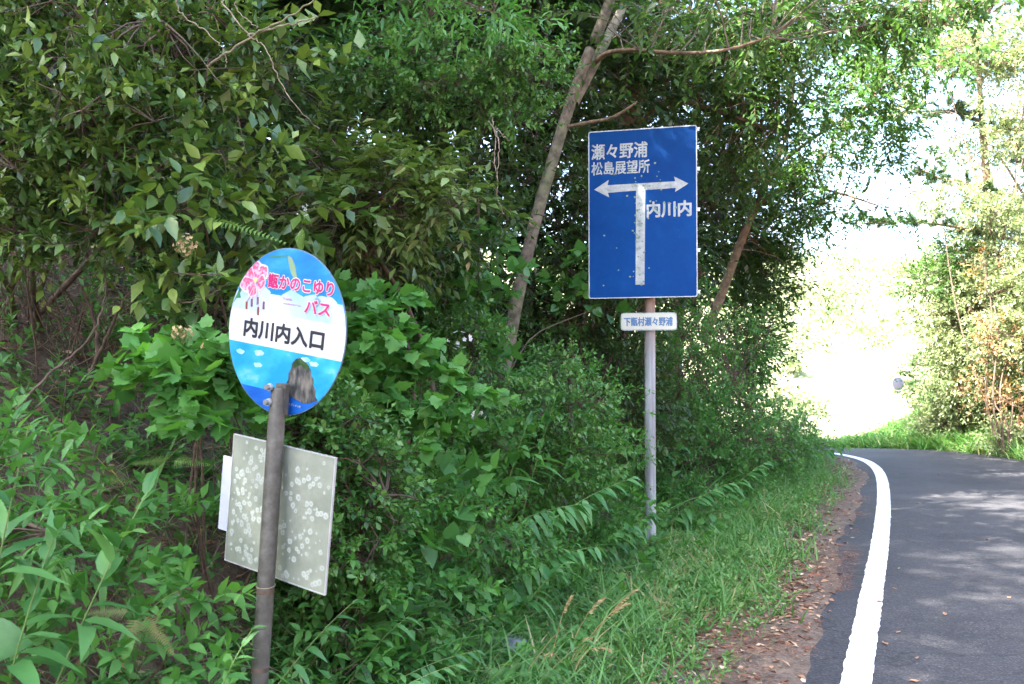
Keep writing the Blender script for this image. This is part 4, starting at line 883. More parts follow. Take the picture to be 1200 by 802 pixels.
right("withered reddish-brown bush on the right bank", 1180, 505, 15.2, [(1180, 400, 15.4, (.40, .3, .45), 70), (1150, 455, 15.9, (.35, .3, .30), 45), (1195, 470, 15.2, (.3, .3, .3), 50), (1165, 320, 15.9, (.3, .3, .4), 22)], 'dry', 46)

shrub("low leafy herbs with wide leaves on the slope left of the notice board", 150, 700, 3.1,
      [(60, 640, 2.9, (.24, .2, .08), 34), (200, 620, 3.2, (.2, .2, .08), 26), (120, 700, 2.8, (.2, .2, .07), 26), (230, 700, 2.8, (.12, .12, .06), 16), (40, 520, 3.2, (.2, .15, .08), 22), (180, 780, 2.6, (.2, .12, .06), 18)], 'herbw', 180, 81, name="herb_patch", cat="herbs", r0=.005)
shrub("bright wide-leaved herbs between the notice board and the heart-leaved creeper", 450, 790, 4.0,
      [(420, 720, 3.7, (.22, .2, .08), 30), (500, 690, 4.1, (.26, .2, .10), 38), (400, 780, 3.5, (.2, .2, .06), 24), (560, 720, 4.6, (.2, .2, .08), 26), (470, 780, 3.8, (.25, .2, .06), 30)], 'herbw', 200, 82, name="herb_patch", cat="herbs", r0=.005)
shrub("bright leafy bank growth behind the two broad arching stems", 620, 650, 6.0,
      [(600, 560, 5.8, (.35, .3, .2), 70), (680, 520, 6.6, (.4, .3, .25), 90), (560, 520, 5.3, (.3, .3, .2), 60), (700, 600, 6.4, (.3, .3, .15), 60), (500, 560, 4.9, (.2, .2, .15), 40)], 'herbw', 120, 83, name="herb_patch", cat="herbs", r0=.006)
shrub("tangle of fine bright weeds climbing the bank just right of the notice board", 440, 690, 4.3,
      [(430, 560, 3.9, (.20, .14, .16), 70), (500, 600, 4.2, (.24, .14, .14), 70), (560, 620, 4.6, (.26, .16, .12), 64), (420, 650, 3.7, (.18, .12, .12), 50), (620, 640, 5.0, (.26, .16, .10), 50), (350, 470, 3.6, (.08, .1, .05), 8), (470, 510, 4.2, (.2, .14, .1), 40)], 'fine', 160, 84, name="herb_patch", cat="herbs", r0=.004)
shrub("fine bright weeds covering the slope above the two broad arching stems", 680, 560, 6.8,
      [(600, 470, 5.9, (.34, .2, .2), 90), (680, 470, 6.6, (.34, .2, .25), 90), (560, 410, 5.8, (.22, .2, .14), 50), (720, 540, 7.0, (.3, .2, .2), 70), (640, 540, 5.9, (.3, .2, .15), 70)], 'fine', 100, 85, name="herb_patch", cat="herbs", r0=.004)
shrub("ragged tall weeds along the foot of the bank right of the sign pole", 850, 590, 9.6,
      [(800, 590, 8.6, (.35, .3, .12), 90), (850, 565, 9.8, (.4, .4, .15), 110), (900, 550, 11.2, (.4, .5, .15), 110), (935, 540, 13, (.3, .6, .15), 80), (820, 520, 9.4, (.35, .3, .25), 90)], 'fine', 0, 86, name="herb_patch", cat="herbs", r0=.004)

# ================================================================== GROUND COVER
rngG = np.random.default_rng(77)
def scatter(n, t0, t1, ymin=.8, ymax=21, side=1, margin=60, dens=None):
    out = []
    tot = 0
    while tot < n:
        k = n * 6; x = rngG.uniform(-9, 13, k); y = rngG.uniform(ymin, ymax, k); ok = np.abs(x / y) < .545 + margin / 1100; x, y = x[ok], y[ok]
        t, s = road_ts(x, y); t = t * side
        ok = (t > t0) & (t < t1); x, y, t = x[ok], y[ok], t[ok]; z = ground_z(x, y)
        P = np.stack([x, y, z], 1); ok = in_frame(P, margin) | (in_frame(P + [0, 0, .4], margin)); P, t = P[ok], t[ok]
        w_ = np.ones(len(P)) if dens is None else dens(P, t)
        # thin with distance so that cover stays even in the view
        ok = rngG.random(len(P)) < w_; P = P[ok]; out.append(P); tot += len(P)
        if len(out) > 60: break
    return np.concatenate(out)[:n]
def pxy(P): return 600 + P[:, 0] / P[:, 1] * 1100, 430 - (P[:, 2] - EYE) / P[:, 1] * 1100
def patch(P, f=1.4): return .5 + .5 * np.clip(wob(P[:, 0], P[:, 1], f) * 1.6, -1, 1)

def stems_of_leaves(cloud, P, H, leanv, k, ll, tmpl, rng, spiral=True, mat=0, stem_mat=1, rb=.0016, droop=.15, spread=.9):
    D = unit(np.array([0, 0, 1.]) + leanv); L = H
    pos, M, sc, rnd = leaf_field(rng, P, D, L, k, ll, spiral, droop, spread)
    cloud.add(*TEMPL[tmpl], M, sc, pos, rnd, mat)
    f = np.array([0, .5, 1.]); Q = P[:, None] + D[:, None] * (L[:, None] * f)[..., None]; Q[..., 2] -= droop * L[:, None] * f ** 2
    tubes(cloud, Q, np.array([[rb, rb * .8, rb * .4]]), 3, .5, stem_mat)

# leafy undergrowth on the bank
c = Cloud(); near = lambda P, t: np.clip(7.5 / P[:, 1], .25, 1) * np.where((pxy(P)[0] < 300), .30, 1) * (.25 + .75 * patch(P))
P = scatter(5600, 1.75, 5.5, dens=near); n = len(P)
stems_of_leaves(c, P, rngG.uniform(.10, .38, n), rngG.normal(0, .35, (n, 3)) * [1, 1, 0] + [.25, -.25, 0], 11, .052, 'simple', rngG)
P = scatter(2600, 1.85, 5, dens=near); P = P[(pxy(P)[0] > 320) | (rngG.random(len(P)) < .3)]; n = len(P)
stems_of_leaves(c, P, rngG.uniform(.15, .5, n), rngG.normal(0, .35, (n, 3)) * [1, 1, 0] + [.35, -.3, 0], 11, .080, 'narrow', rngG, spiral=False, droop=.3)
P = scatter(5200, .85, 4.5, dens=lambda P, t: np.clip(7 / P[:, 1], .25, 1) * np.where(pxy(P)[0] < 300, .35, 1)); n = len(P)
stems_of_leaves(c, P, rngG.uniform(.03, .12, n), rngG.normal(0, .3, (n, 3)) * [1, 1, 0], 7, .034, 'two', rngG, spread=1.3)
link("undergrowth", c.mesh("undergrowth", [LM['herb'], M_STEM]), kind="stuff")
c = Cloud(); P = scatter(1500, 1.2, 4.5, dens=near); n = len(P)
stems_of_leaves(c, P, rngG.uniform(.05, .22, n), rngG.normal(0, .4, (n, 3)) * [1, 1, 0] + [.2, -.2, 0], 4, .075, 'palm', rngG, droop=.2)
link("ground_ivy", c.mesh("ground_ivy", [LM['bright'], M_STEM]), kind="stuff")

def blades(c, P, per, h0, h1, w, rng, spread=.5, curl=.55, radius=.05):
    n = len(P) * per; B = np.repeat(P, per, 0) + rng.normal(0, radius, (n, 3)) * [1, 1, 0]; B[:, 2] = ground_z(B[:, 0], B[:, 1]) - .005
    d = unit(np.array([0, 0, 1.]) + rng.normal(0, spread, (n, 3)) * [1, 1, 0]); nn = np.array([0, 0, 1.]) + rng.normal(0, .2, (n, 3))
    nn = nn - d * (nn * d).sum(1, keepdims=True) + d[:, [1, 0, 2]] * .02
    tv = [(-w, 0, 0), (w, 0, 0), (-w * .95, .4, -curl * .16), (w * .95, .4, -curl * .16), (-w * .6, .75, -curl * .56), (w * .6, .75, -curl * .56), (0, 1, -curl)]; tf = [(0, 1, 3), (0, 3, 2), (2, 3, 5), (2, 5, 4), (4, 5, 6)]; c.add(tv, tf, frames(d, nn), rng.uniform(h0, h1, n), B, np.clip(np.repeat(rng.random(len(P)), per) * .6 + rng.random(n) * .4, 0, 1))
c = Cloud()
P = scatter(1900, .42, 2.1, dens=lambda P, t: np.clip(7 / P[:, 1], .3, 1) * np.clip((t - .36) * 1.8 + patch(P, 3.1) * 1.3 - .9, .02, 1)); blades(c, P, 12, .06, .20, .030, rngG)
P = scatter(520, .8, 2.6, dens=lambda P, t: np.clip(7 / P[:, 1], .3, 1) * patch(P, 1.2) * np.where(pxy(P)[0] < 330, .25, 1)); blades(c, P, 14, .14, .34, .018, rngG, .45, .8)
P = scatter(240, 1.6, 3.2, dens=lambda P, t: np.clip(7 / P[:, 1], .3, 1) * np.where(pxy(P)[0] < 300, .4, 1)); blades(c, P, 10, .25, .60, .014, rngG, .55, 1.0)
P = scatter(260, .45, .85); blades(c, P, 9, .03, .08, .04, rngG, .8)
P = scatter(2600, RW + .12, RW + 2.4, side=-1, ymin=12, ymax=21.5); blades(c, P, 14, .12, .40, .035, rngG, .5, .6, .12)
link("grass", c.mesh("grass", [LM['grass']]), kind="stuff")
# weeds on the verge
c = Cloud(); P = scatter(2000, .5, 1.7, dens=lambda P, t: np.clip(7 / P[:, 1], .3, 1) * np.clip((t - .5) * 1.6, .05, 1)); n = len(P)
stems_of_leaves(c, P, rngG.uniform(.03, .16, n), rngG.normal(0, .3, (n, 3)) * [1, 1, 0], 9, .042, 'twon', rngG)
P = scatter(4400, .45, 2.2, dens=lambda P, t: np.clip(7 / P[:, 1], .3, 1) * np.clip((t - .38) * 1.4, .05, 1) * (.2 + patch(P, 1.7))); n = len(P)
stems_of_leaves(c, P, rngG.uniform(.03, .17, n), rngG.normal(0, .3, (n, 3)) * [1, 1, 0], 8, .038, 'two', rngG, spread=1.1)
P = scatter(2400, RW + .35, RW + 3.2, side=-1, ymin=12, ymax=21.5); n = len(P)
stems_of_leaves(c, P, rngG.uniform(.1, .45, n), rngG.normal(0, .4, (n, 3)) * [1, 1, 0] + [-.4, 0, 0], 9, .09, 'simple', rngG)
link("verge_weeds", c.mesh("verge_weeds", [LM['grass'], M_STEM]), kind="stuff")
# litter
c = Cloud()
def litter(P, smin, smax, zoff=.006):
    n = len(P); a = rngG.uniform(0, 2 * np.pi, n); d = np.stack([np.cos(a), np.sin(a), rngG.normal(0, .15, n)], 1)
    c.add([(0, 0, 0), (-.24, .4, .12), (.24, .45, .10), (0, 1, .05), (0, .5, -.01)], [(0, 4, 1), (0, 2, 4), (1, 4, 3), (4, 2, 3)], frames(d, np.array([0, 0, 1.]) + rngG.normal(0, .3, (n, 3))), rngG.uniform(smin, smax, n), P + [0, 0, zoff], rngG.random(n))
def gzP(P): P[:, 2] = ground_z(P[:, 0], P[:, 1]); return P
litter(scatter(9000, .22, 1.5, dens=lambda P, t: np.exp(-((t - .75) / .38) ** 2) * np.clip(6 / P[:, 1], .2, 1) * (.3 + patch(P, 3))), .018, .060)
litter(scatter(5500, 1.2, 5.0, dens=lambda P, t: np.clip(4 / P[:, 1], .1, 1) * np.where(pxy(P)[0] < 330, 1, .4)), .025, .075, .012)
litter(scatter(700, RW + .1, RW + 1.4, side=-1, ymin=12, ymax=26), .03, .07)
link("leaf_litter", c.mesh("leaf_litter", [LM['litter']]), kind="stuff")
c = Cloud(); P = scatter(1500, 1.2, 4.2, dens=lambda P, t: np.clip(4 / P[:, 1], .1, 1) * np.where(pxy(P)[0] < 330, 1, .25)); n = len(P)
Q = P + rngG.normal(0, .16, (n, 3)) * [1, 1, .4]; Q[:, 2] = np.maximum(Q[:, 2], ground_z(Q[:, 0], Q[:, 1])) + rngG.uniform(0, .10, n)
tubes(c, curves(P + [0, 0, .01], Q, 5, rngG, .08, .1), np.array([[.0022, .002, .0018, .0015, .001]]), 3)
link("dead_twigs", c.mesh("dead_twigs", [M_DEAD]), kind="stuff")
# reddish pine needles blown together at the asphalt's edge
c = Cloud(); P = scatter(15000, .14, 1.05, dens=lambda P, t: np.clip(5 / P[:, 1], .2, 1) * np.clip(patch(P, 5.5) * 2.2 - 1.0 + t * .5, 0, 1)); n = len(P); a = rngG.uniform(0, 6.28, n)
P[:, 2] = np.maximum(P[:, 2], drop(P[:, 1])) + rngG.uniform(.001, .006, n)
c.add([(-.022, 0, 0), (.022, 0, 0), (0, 1, .02)], [(0, 1, 2)], frames(np.stack([np.cos(a), np.sin(a), 0 * a], 1), np.array([[0, 0, 1.]]) + np.zeros((n, 3))), rngG.uniform(.05, .11, n), P, rngG.random(n) * .7)
link("pine_straw", c.mesh("pine_straw", [LM['litter']]), kind="stuff")

# ------------------------------------------------------------------ fallen leaves on the asphalt
cu = Cloud(); cu.add([(0, 0, 0), (-.24, .3, .10), (.26, .35, .14), (-.2, .7, .12), (.2, .72, .08), (0, 1, .16), (0, .5, 0)], [(0, 6, 1), (0, 2, 6), (1, 6, 3), (6, 2, 4), (3, 6, 5), (6, 4, 5)], np.eye(3)[None], 1., np.zeros((1, 3)), np.array([.55])); fl = cu.mesh("fallen_leaf", [LM['litter']])
cu = Cloud(); cu.add(*TEMPL['ovate'], np.eye(3)[None], 1., np.zeros((1, 3)), np.array([.95])); fg = cu.mesh("fallen_leaf", [LM['sunny']])
LS = [((1052, 664.5), "pale green leaf lying on the asphalt beside the white line", 1), ((1072, 589), "brown curled leaf on the asphalt farthest from the camera", 0), ((1037, 754), "light brown leaf on the asphalt near the bottom of the line", 0),
      ((1047, 740), "dark curled leaf just right of the broad white line", 0), ((1105, 720), "reddish dry leaf in the middle of the lane", 0), ((1070, 770), "small dry leaf low on the asphalt near the picture's edge", 0), ((1032, 704), "tiny leaf scrap touching the right side of the line", 0), ((1042, 688), "small brown leaf between the line and the pale green leaf", 0), ((1150, 632), "dry leaf in the lane near the right edge of the picture", 0), ((1096, 540 + 16), "leaf speck on the distant asphalt before the crest", 0), ((1180, 700), "dry leaf at the right border of the picture", 0), ((1060, 795), "dry leaf at the bottom border of the picture", 0)]
for (px, py), lab, g in LS:
    d = 1100 * EYE / (py - 430); p = spot(px, py, d)
    o = link("fallen_leaf", fg if g else fl, None, (p[0], p[1], drop(p[1]) + .004), label=lab, category="leaf", group="fallen leaves on the asphalt")
    a = rngG.uniform(0, 6.28); s_ = rngG.uniform(.035, .06); o.rotation_euler = (rngG.normal(0, .12), rngG.normal(0, .12), a); o.scale = (s_, s_, s_)

# ------------------------------------------------------------------ arching stem plants with hanging leaves
ST_MESH = {}
def stem_leaf(v):
    if v not in ST_MESH:
        r = np.random.default_rng(v); c = Cloud()
        c.add(*L_lance(.145 + .04 * r.random(), .25 + .6 * r.random()), np.eye(3)[None], 1., np.zeros((1, 3)), np.array([r.random()])); ST_MESH[v] = c.mesh("leaf", [LM['lily']])
    return ST_MESH[v]
def stem_plant(label, base_px, tip_px, n=16, ll=.11, arch=.35, seed=0, hang=.9, upright=False, group="arching stem plants on the bank"):
    rng = np.random.default_rng(seed + 300)
    B_ = spot(*base_px); B_[2] = max(gz1(B_[0], B_[1]) - .01, -9); T_ = spot(*tip_px); Lg = np.linalg.norm(T_ - B_)
    k = 12; t = np.linspace(0, 1, k)[:, None]; mid = (B_ + T_) / 2 + [0, 0, arch * Lg]; Pp = (1 - t) ** 2 * B_ + 2 * t * (1 - t) * mid + t ** 2 * T_
    root = thing("stem_plant", label, "plant", tuple(B_), group); c = Cloud(); tubes(c, (Pp - B_)[None], np.linspace(.0038, .0015, k)[None], 5); link("stem", c.mesh("stem", [M_STEM], True), root)
    Tn = unit(np.gradient(Pp, axis=0)); n = int(n * 1.25); f = np.linspace(.2, 1, n)
    for i in range(n):
        ff = min(f[i] + rng.normal(0, .008), 1); P_ = np.array([np.interp(ff, t[:, 0], Pp[:, q]) for q in range(3)]); D = unit(np.array([np.interp(ff, t[:, 0], Tn[:, q]) for q in range(3)]))
        S = unit(np.cross(D, [0, 0, 1.] if abs(D[2]) < .95 else [1., 0, 0])) * (1 if i % 2 else -1)
        if upright: a = i * 2.4; U = np.cross(S, D); S = S * math.cos(a) + U * math.sin(a)
        d = D * (.55 + .5 * ff ** 3) + S * (.75 * (1 - .6 * ff ** 4)) + np.array([0, 0, -hang * (.5 if upright else .75) * (1 - .5 * ff)]) + rng.normal(0, .2, 3)
        nn = np.array([0, 0, 1.]) + S * (.5 if not upright else -.1) + rng.normal(0, .15, 3)
        M = frames(d[None], nn[None])[0]; s_ = ll * rng.uniform(.8, 1.15) * (1 - .45 * max(ff - .6, 0) / .4)
        o = link("leaf", stem_leaf(int(rng.integers(0, 10))), root); o.matrix_local = Matrix.Translation(P_ - B_) @ Matrix(M.tolist()).to_4x4() @ Matrix.Scale(float(s_), 4)
SP = [
 ("stem plant with spiky upright leaves cut by the left edge of the picture", (-60, 640, 2.3), (35, 500, 2.25), 18, .135, .15, 0, .2, True),
 ("large stem plant with its leafy top pointing right, lower left", (-30, 720, 2.3), (175, 575, 2.45), 22, .150, .12, 1, .35, True),
 ("stem plant with wide leaves below the large one at the left edge", (-40, 800, 2.3), (70, 620, 2.3), 18, .155, .2, 2, .5, True),
 ("arching row of hanging leaves left of the bus stop pipe", (90, 720, 2.9), (215, 690, 2.7), 14, .075, .25, 3, .9, False),
 ("arching stem at the bottom edge just left of the pipe", (170, 860, 2.4), (298, 735, 2.45), 16, .085, .2, 4, .9, False),
 ("stem plant crossing behind the foot of the bus stop pipe", (250, 860, 3.0), (420, 700, 3.1), 14, .09, .15, 5, .7, False),
 ("low arching stem at the very bottom right of the pipe", (330, 840, 3.0), (540, 775, 3.2), 20, .075, .22, 6, .9, False),
 ("flat row of pale hanging leaves near the half-buried stone", (400, 790, 3.6), (560, 760, 3.7), 16, .075, .15, 7, .9, False),
 ("broad arching stem reaching right toward the sign pole", (520, 640, 5.1), (690, 590, 5.0), 24, 0.136, .20, 8, .9, False),
 ("second broad arching stem reaching almost to the sign pole", (560, 660, 5.3), (740, 560, 5.3), 26, 0.136, .15, 9, .9, False),
 ("broad stem drooping below the two that reach for the sign pole", (560, 680, 5.0), (700, 640, 4.9), 22, 0.128, .2, 10, .9, False),
 ("tuft of upright lance leaves right of the ivy-leaved vine", (560, 590, 5.2), (620, 490, 5.1), 16, .16, .1, 11, .4, True),
 ("upright lance-leaved stem in the middle of the bank", (590, 590, 5.4), (650, 470, 5.4), 16, .16, .1, 12, .4, True),
 ("arching stem touching the sign pole from the left", (680, 640, 6.4), (752, 610, 6.7), 20, 0.128, .15, 13, .9, False),
 ("arching stem passing in front of the sign pole's lower part", (720, 620, 6.9), (775, 590, 6.9), 18, 0.112, .2, 14, .8, False),
 ("row of leaves arching right behind the sign pole's foot", (770, 590, 8.0), (860, 565, 8.0), 22, 0.136, .2, 15, .8, False),
 ("leafy stem above the verge grass between pole and line", (830, 590, 9.0), (900, 540, 9.2), 22, 0.144, .15, 16, .7, False),
 ("hanging-leaf stem against the bright gap at the crest", (930, 525, 13.5), (992, 523, 13.8), 14, .20, .1, 17, 1.2, False),
 ("leafy stem behind the notice board's right edge", (400, 620, 3.9), (470, 560, 4.0), 12, .10, .2, 18, .7, False),
 ("stem plant low between notice board and heart-leaved creeper", (380, 760, 3.5), (480, 720, 3.6), 14, .095, .2, 19, .8, False),
 ("bright lance-leaved stem above the dry grass heads", (590, 720, 4.7), (660, 660, 4.7), 14, .13, .15, 20, .6, True),
 ("short stem plant among grass at the bottom centre", (600, 800, 3.9), (690, 745, 4.0), 12, .085, .1, 21, .6, True),
 ("leafy stem standing behind the sign pole at chest height", (780, 560, 8.4), (800, 490, 8.5), 14, .15, .1, 22, .4, True),
 ("lance-leaved stem rising in front of the fresh green bush", (860, 600, 9.6), (880, 530, 9.6), 14, .16, .1, 23, .4, True),
]
for l, bp, tp, n_, ll_, ar, sd_, hg, upr in SP: stem_plant(l, bp, tp, n_, ll_, ar, sd_, hg, upr)

# ------------------------------------------------------------------ single plants and small things
def big_leaf_plant():
    p = spot(10, 800, 2.45); g = gz1(p[0], p[1]); root = thing("broad_leaved_plant", "low plant with very large round heart-shaped leaves in the bottom left corner", "plant", (p[0], p[1], g))
    for q, s_, d, nn in (((-22, 755, 2.35), .125, (.95, -.1, .22), (.0, -.85, .75)), ((-90, 720, 2.4), .08, (.8, -.2, .3), (.2, -.6, .8)), ((20, 830, 2.3), .08, (.5, -.5, .1), (.1, -.5, .9))):
        P_ = spot(*q); c = Cloud(); n = 4
        V, Fc = L_strip([(0, .0), (.02, .25), (.08, .40), (.18, .48), (.32, .51), (.46, .49), (.60, .42), (.74, .30), (.87, .16), (1, 0)], .35, .22)
        c.add(V, Fc, frames(np.array([d], float), np.array([nn], float)), s_, (P_ - [p[0], p[1], g])[None], np.array([.25])); link("leaf", c.mesh("leaf", [LM['lily']], True), root)
        c = Cloud(); tubes(c, curves(np.zeros((1, 3)), (P_ - [p[0], p[1], g])[None], 8, rngG, .08, .1), .003, 5); link("stalk", c.mesh("stalk", [M_STEM], True), root)
big_leaf_plant()
def fern(label, base, fronds, mat, seed, w=.2):
    B_ = spot(*base[:3]); B_[2] = gz1(B_[0], B_[1]) if len(base) < 4 else B_[2]
    root = thing("fern", label, "fern", tuple(B_)); rng = np.random.default_rng(seed)
    for q, s_, d, nn in fronds:
        c = Cloud(); c.add(*L_frond(20, w), frames(np.array([d], float), np.array([nn], float)), s_, (spot(*q) - B_)[None], np.array([rng.random()])); link("frond", c.mesh("frond", [mat]), root)
fernm = leaf_mat("fern_frond", [(0, (.10, .20, .04)), (1, (.16, .30, .06))], .35, .5); fernb = leaf_mat("yellowing_fern", [(0, (.14, .17, .05)), (1, (.24, .22, .07))], .3, .6)
fern("yellowing fern drooping at the bottom between pipe and left edge", (165, 730, 2.6), [((168, 715, 2.6), .17, (-.25, -.3, -.8), (.1, -.8, .5)), ((170, 715, 2.6), .15, (.55, -.3, -.5), (0, -.7, .6)), ((160, 715, 2.6), .14, (-.8, -.1, .1), (0, -.6, .7))], fernb, 1, .22)
fern("narrow bright fern fronds above the bus stop disc", (225, 258, 3.4, 1), [((225, 256, 3.4), .36, (1, -.2, -.10), (.0, -.7, .7)), ((120, 240, 3.5), .20, (1, 0, -.35), (0, -.7, .6)), ((240, 330, 3.5), .16, (-.4, -.2, -.8), (0, -1, .2))], fernm, 2, .10)
fern("small fern in the dry litter below the hollow", (120, 560, 3.3), [((110, 560, 3.3), .16, (.9, -.3, .1), (0, -.6, .8)), ((100, 560, 3.3), .14, (-.8, -.3, .2), (0, -.6, .8)), ((105, 555, 3.3), .14, (.1, -.5, .7), (0, -1, 0))], fernm, 3, .3)
fern("fern low in the litter left of the notice board", (205, 535, 3.3), [((200, 540, 3.3), .15, (.9, -.2, .1), (0, -.6, .8)), ((200, 540, 3.3), .13, (-.9, -.2, .1), (0, -.6, .8))], fernm, 4, .3)

def dry_grass():
    p = spot(650, 805, 4.25); g = gz1(p[0], p[1]); root = thing("dry_grass_clump", "clump of straw-coloured seeding grass at the bottom centre", "grass clump", (p[0], p[1], g)); o = np.array([p[0], p[1], g])
    for bx, tx, ty in ((640, 668, 698), (650, 705, 700), (655, 735, 705), (660, 690, 745), (648, 712, 758), (668, 640, 765), (662, 745, 690)):
        A = spot(bx, 800, 4.25); A[2] = g; Tt = spot(tx, ty, 4.2); mid = (A * .35 + Tt * .65) + [0, 0, .10]; t = np.linspace(0, 1, 12)[:, None]
        Pp = (1 - t) ** 2 * A + 2 * t * (1 - t) * mid + t ** 2 * Tt; c = Cloud(); tubes(c, (Pp - o)[None], np.linspace(.0022, .0008, 12)[None], 4, .3)
        link("stalk", c.mesh("stalk", [LM['tan']]), root); n = 46; f = rngG.uniform(.62, 1, n); B_ = np.stack([np.interp(f, t[:, 0], Pp[:, q]) for q in range(3)], 1); Dd = unit(Tt - mid) + rngG.normal(0, .25, (n, 3)) + [0, 0, -.15]
        c = Cloud(); c.add(*L_two(.12), frames(Dd, rngG.normal(0, 1, (n, 3))), rngG.uniform(.014, .030, n), B_ - o, rngG.random(n)); link("seed_head", c.mesh("seed_head", [LM['tan']]), root, kind="stuff")
dry_grass()
def straw(px, py, d, label, n, seed):
    p = spot(px, py, d); g = gz1(p[0], p[1]); o = np.array([p[0], p[1], g]); rng = np.random.default_rng(seed); root = thing("straw_tuft", label, "grass tuft", tuple(o))
    for i in range(n):
        h = rng.uniform(.12, .3); e = rng.normal(0, .12, 3) * [1, 1, 0] + [0, 0, h]; c = Cloud(); tubes(c, curves(rng.normal(0, .03, (1, 3)) * [1, 1, 0], e[None], 7, rng, .12, .1), np.linspace(.0018, .0007, 7)[None], 3, rng.random()); link("blade", c.mesh("blade", [LM['tan']]), root)
straw(790, 690, 6.1, "tuft of dead straw on the verge right of the sign pole", 12, 1); straw(775, 730, 5.3, "tuft of dead straw nearest the bottom, below the sign pole", 14, 2); straw(830, 680, 6.4, "thin straw tuft beside the bare soil", 9, 3)

def stone():
    import bmesh
    p = spot(585, 772, 4.55); g = gz1(p[0], p[1]); bm = bmesh.new(); bmesh.ops.create_icosphere(bm, subdivisions=3, radius=1)
    for v in bm.verts:
        n_ = v.co.normalized(); k = 1 + .13 * math.sin(n_.x * 5 + 1) * math.cos(n_.y * 4) + .06 * math.sin(n_.z * 11 + n_.x * 9); v.co = Vector((n_.x * .17 * k, n_.y * .13 * k, n_.z * .07 * k))
    me = bpy.data.meshes.new("stone"); bm.to_mesh(me); bm.free(); me.materials.append(plain("blue_grey_stone", (.20, .21, .25), .8, 0, .3, 18, .4))
    link("stone", me, None, (p[0], p[1], g + .015), label="bluish grey stone half buried among leaves at the bottom centre", category="stone")
stone()

def dead_stem(name, label, cat, paths, r, mat=M_DEAD, seed=0):
    A = spot(*paths[0][0]); root = thing(name, label, cat, tuple(A))
    for k, pts in enumerate(paths):
        p = chaikin([spot(*q) for q in pts], 3); p = p + np.random.default_rng(seed + k).normal(0, .003, p.shape)
        c = Cloud(); tubes(c, (p - A)[None], np.linspace(r, r * .4, len(p))[None], 5); link("stem", c.mesh("stem", [mat], True), root)
dead_stem("dead_vine", "bare dead vine hanging straight down below the small-leaved shrub", "vine", [[(575, 130, 5.1), (582, 160, 5.05), (578, 185, 5.0), (584, 210, 5.0), (581, 230, 5.0), (590, 250, 5.0)], [(573, 140, 5.1), (586, 165, 5.0), (584, 190, 5.0), (582, 215, 5.0)], [(580, 148, 5.05), (590, 158, 5), (597, 163, 5)]], .0035, seed=1)
dead_stem("dead_vine", "looping tan vine from the top edge down to the shrub above the disc", "vine", [[(200, -10, 3.3), (208, 15, 3.3), (235, 30, 3.3), (262, 55, 3.3), (262, 75, 3.3)], [(252, -10, 3.4), (285, 35, 3.4), (308, 50, 3.4), (325, 90, 3.4), (345, 125, 3.4), (372, 150, 3.5)], [(275, -10, 3.4), (272, 10, 3.4), (300, 30, 3.4)]], .0028, seed=4)
dead_stem("dead_branch", "straight bare branch slanting up to the right at the top", "branch", [[(240, 75, 3.7), (290, 40, 3.6), (330, 20, 3.5), (372, -8, 3.4)], [(290, 38, 3.6), (340, 25, 3.5), (370, 16, 3.5)]], .006, seed=7)
dead_stem("dead_branch", "broken brown branch standing in the dark hollow", "branch", [[(105, 440, 3.9), (125, 395, 3.8), (150, 340, 3.7)], [(115, 420, 3.9), (112, 380, 3.9), (95, 335, 3.9)]], .011, M_TWIG, 9)
dead_stem("dead_branch", "thin reddish branch lying across the lower edge of the hollow", "branch", [[(20, 480, 3.4), (60, 435, 3.4), (110, 395, 3.5), (125, 345, 3.6), (118, 300, 3.6)]], .006, M_TWIG, 12)
dead_stem("dead_branch", "grey zigzag twig beneath the glossy shrub", "branch", [[(155, 180, 3.5), (165, 208, 3.45), (190, 208, 3.4)], [(120, 195, 3.5), (135, 180, 3.5), (142, 178, 3.5)]], .004, M_DEAD, 15)
dead_stem("dead_branch", "bare horizontal twig left of the round disc", "branch", [[(200, 320, 3.5), (225, 322, 3.4), (268, 320, 3.3)], [(205, 355, 3.5), (240, 352, 3.4), (270, 330, 3.3)]], .004, M_TWIG, 18)
dead_stem("dead_branch", "bare curved twig at the right of the notice board", "branch", [[(380, 640, 3.5), (450, 575, 4.1), (555, 550, 4.6)], [(540, 560, 4.6), (565, 580, 4.5), (570, 610, 4.5)]], .004, M_DEAD, 21)
dead_stem("dead_stick", "dry stick lying on the reddish soil of the verge", "stick", [[(865, 698, 5.93), (885, 700, 5.85), (912, 703, 5.8)]], .008, M_DEAD, 24)
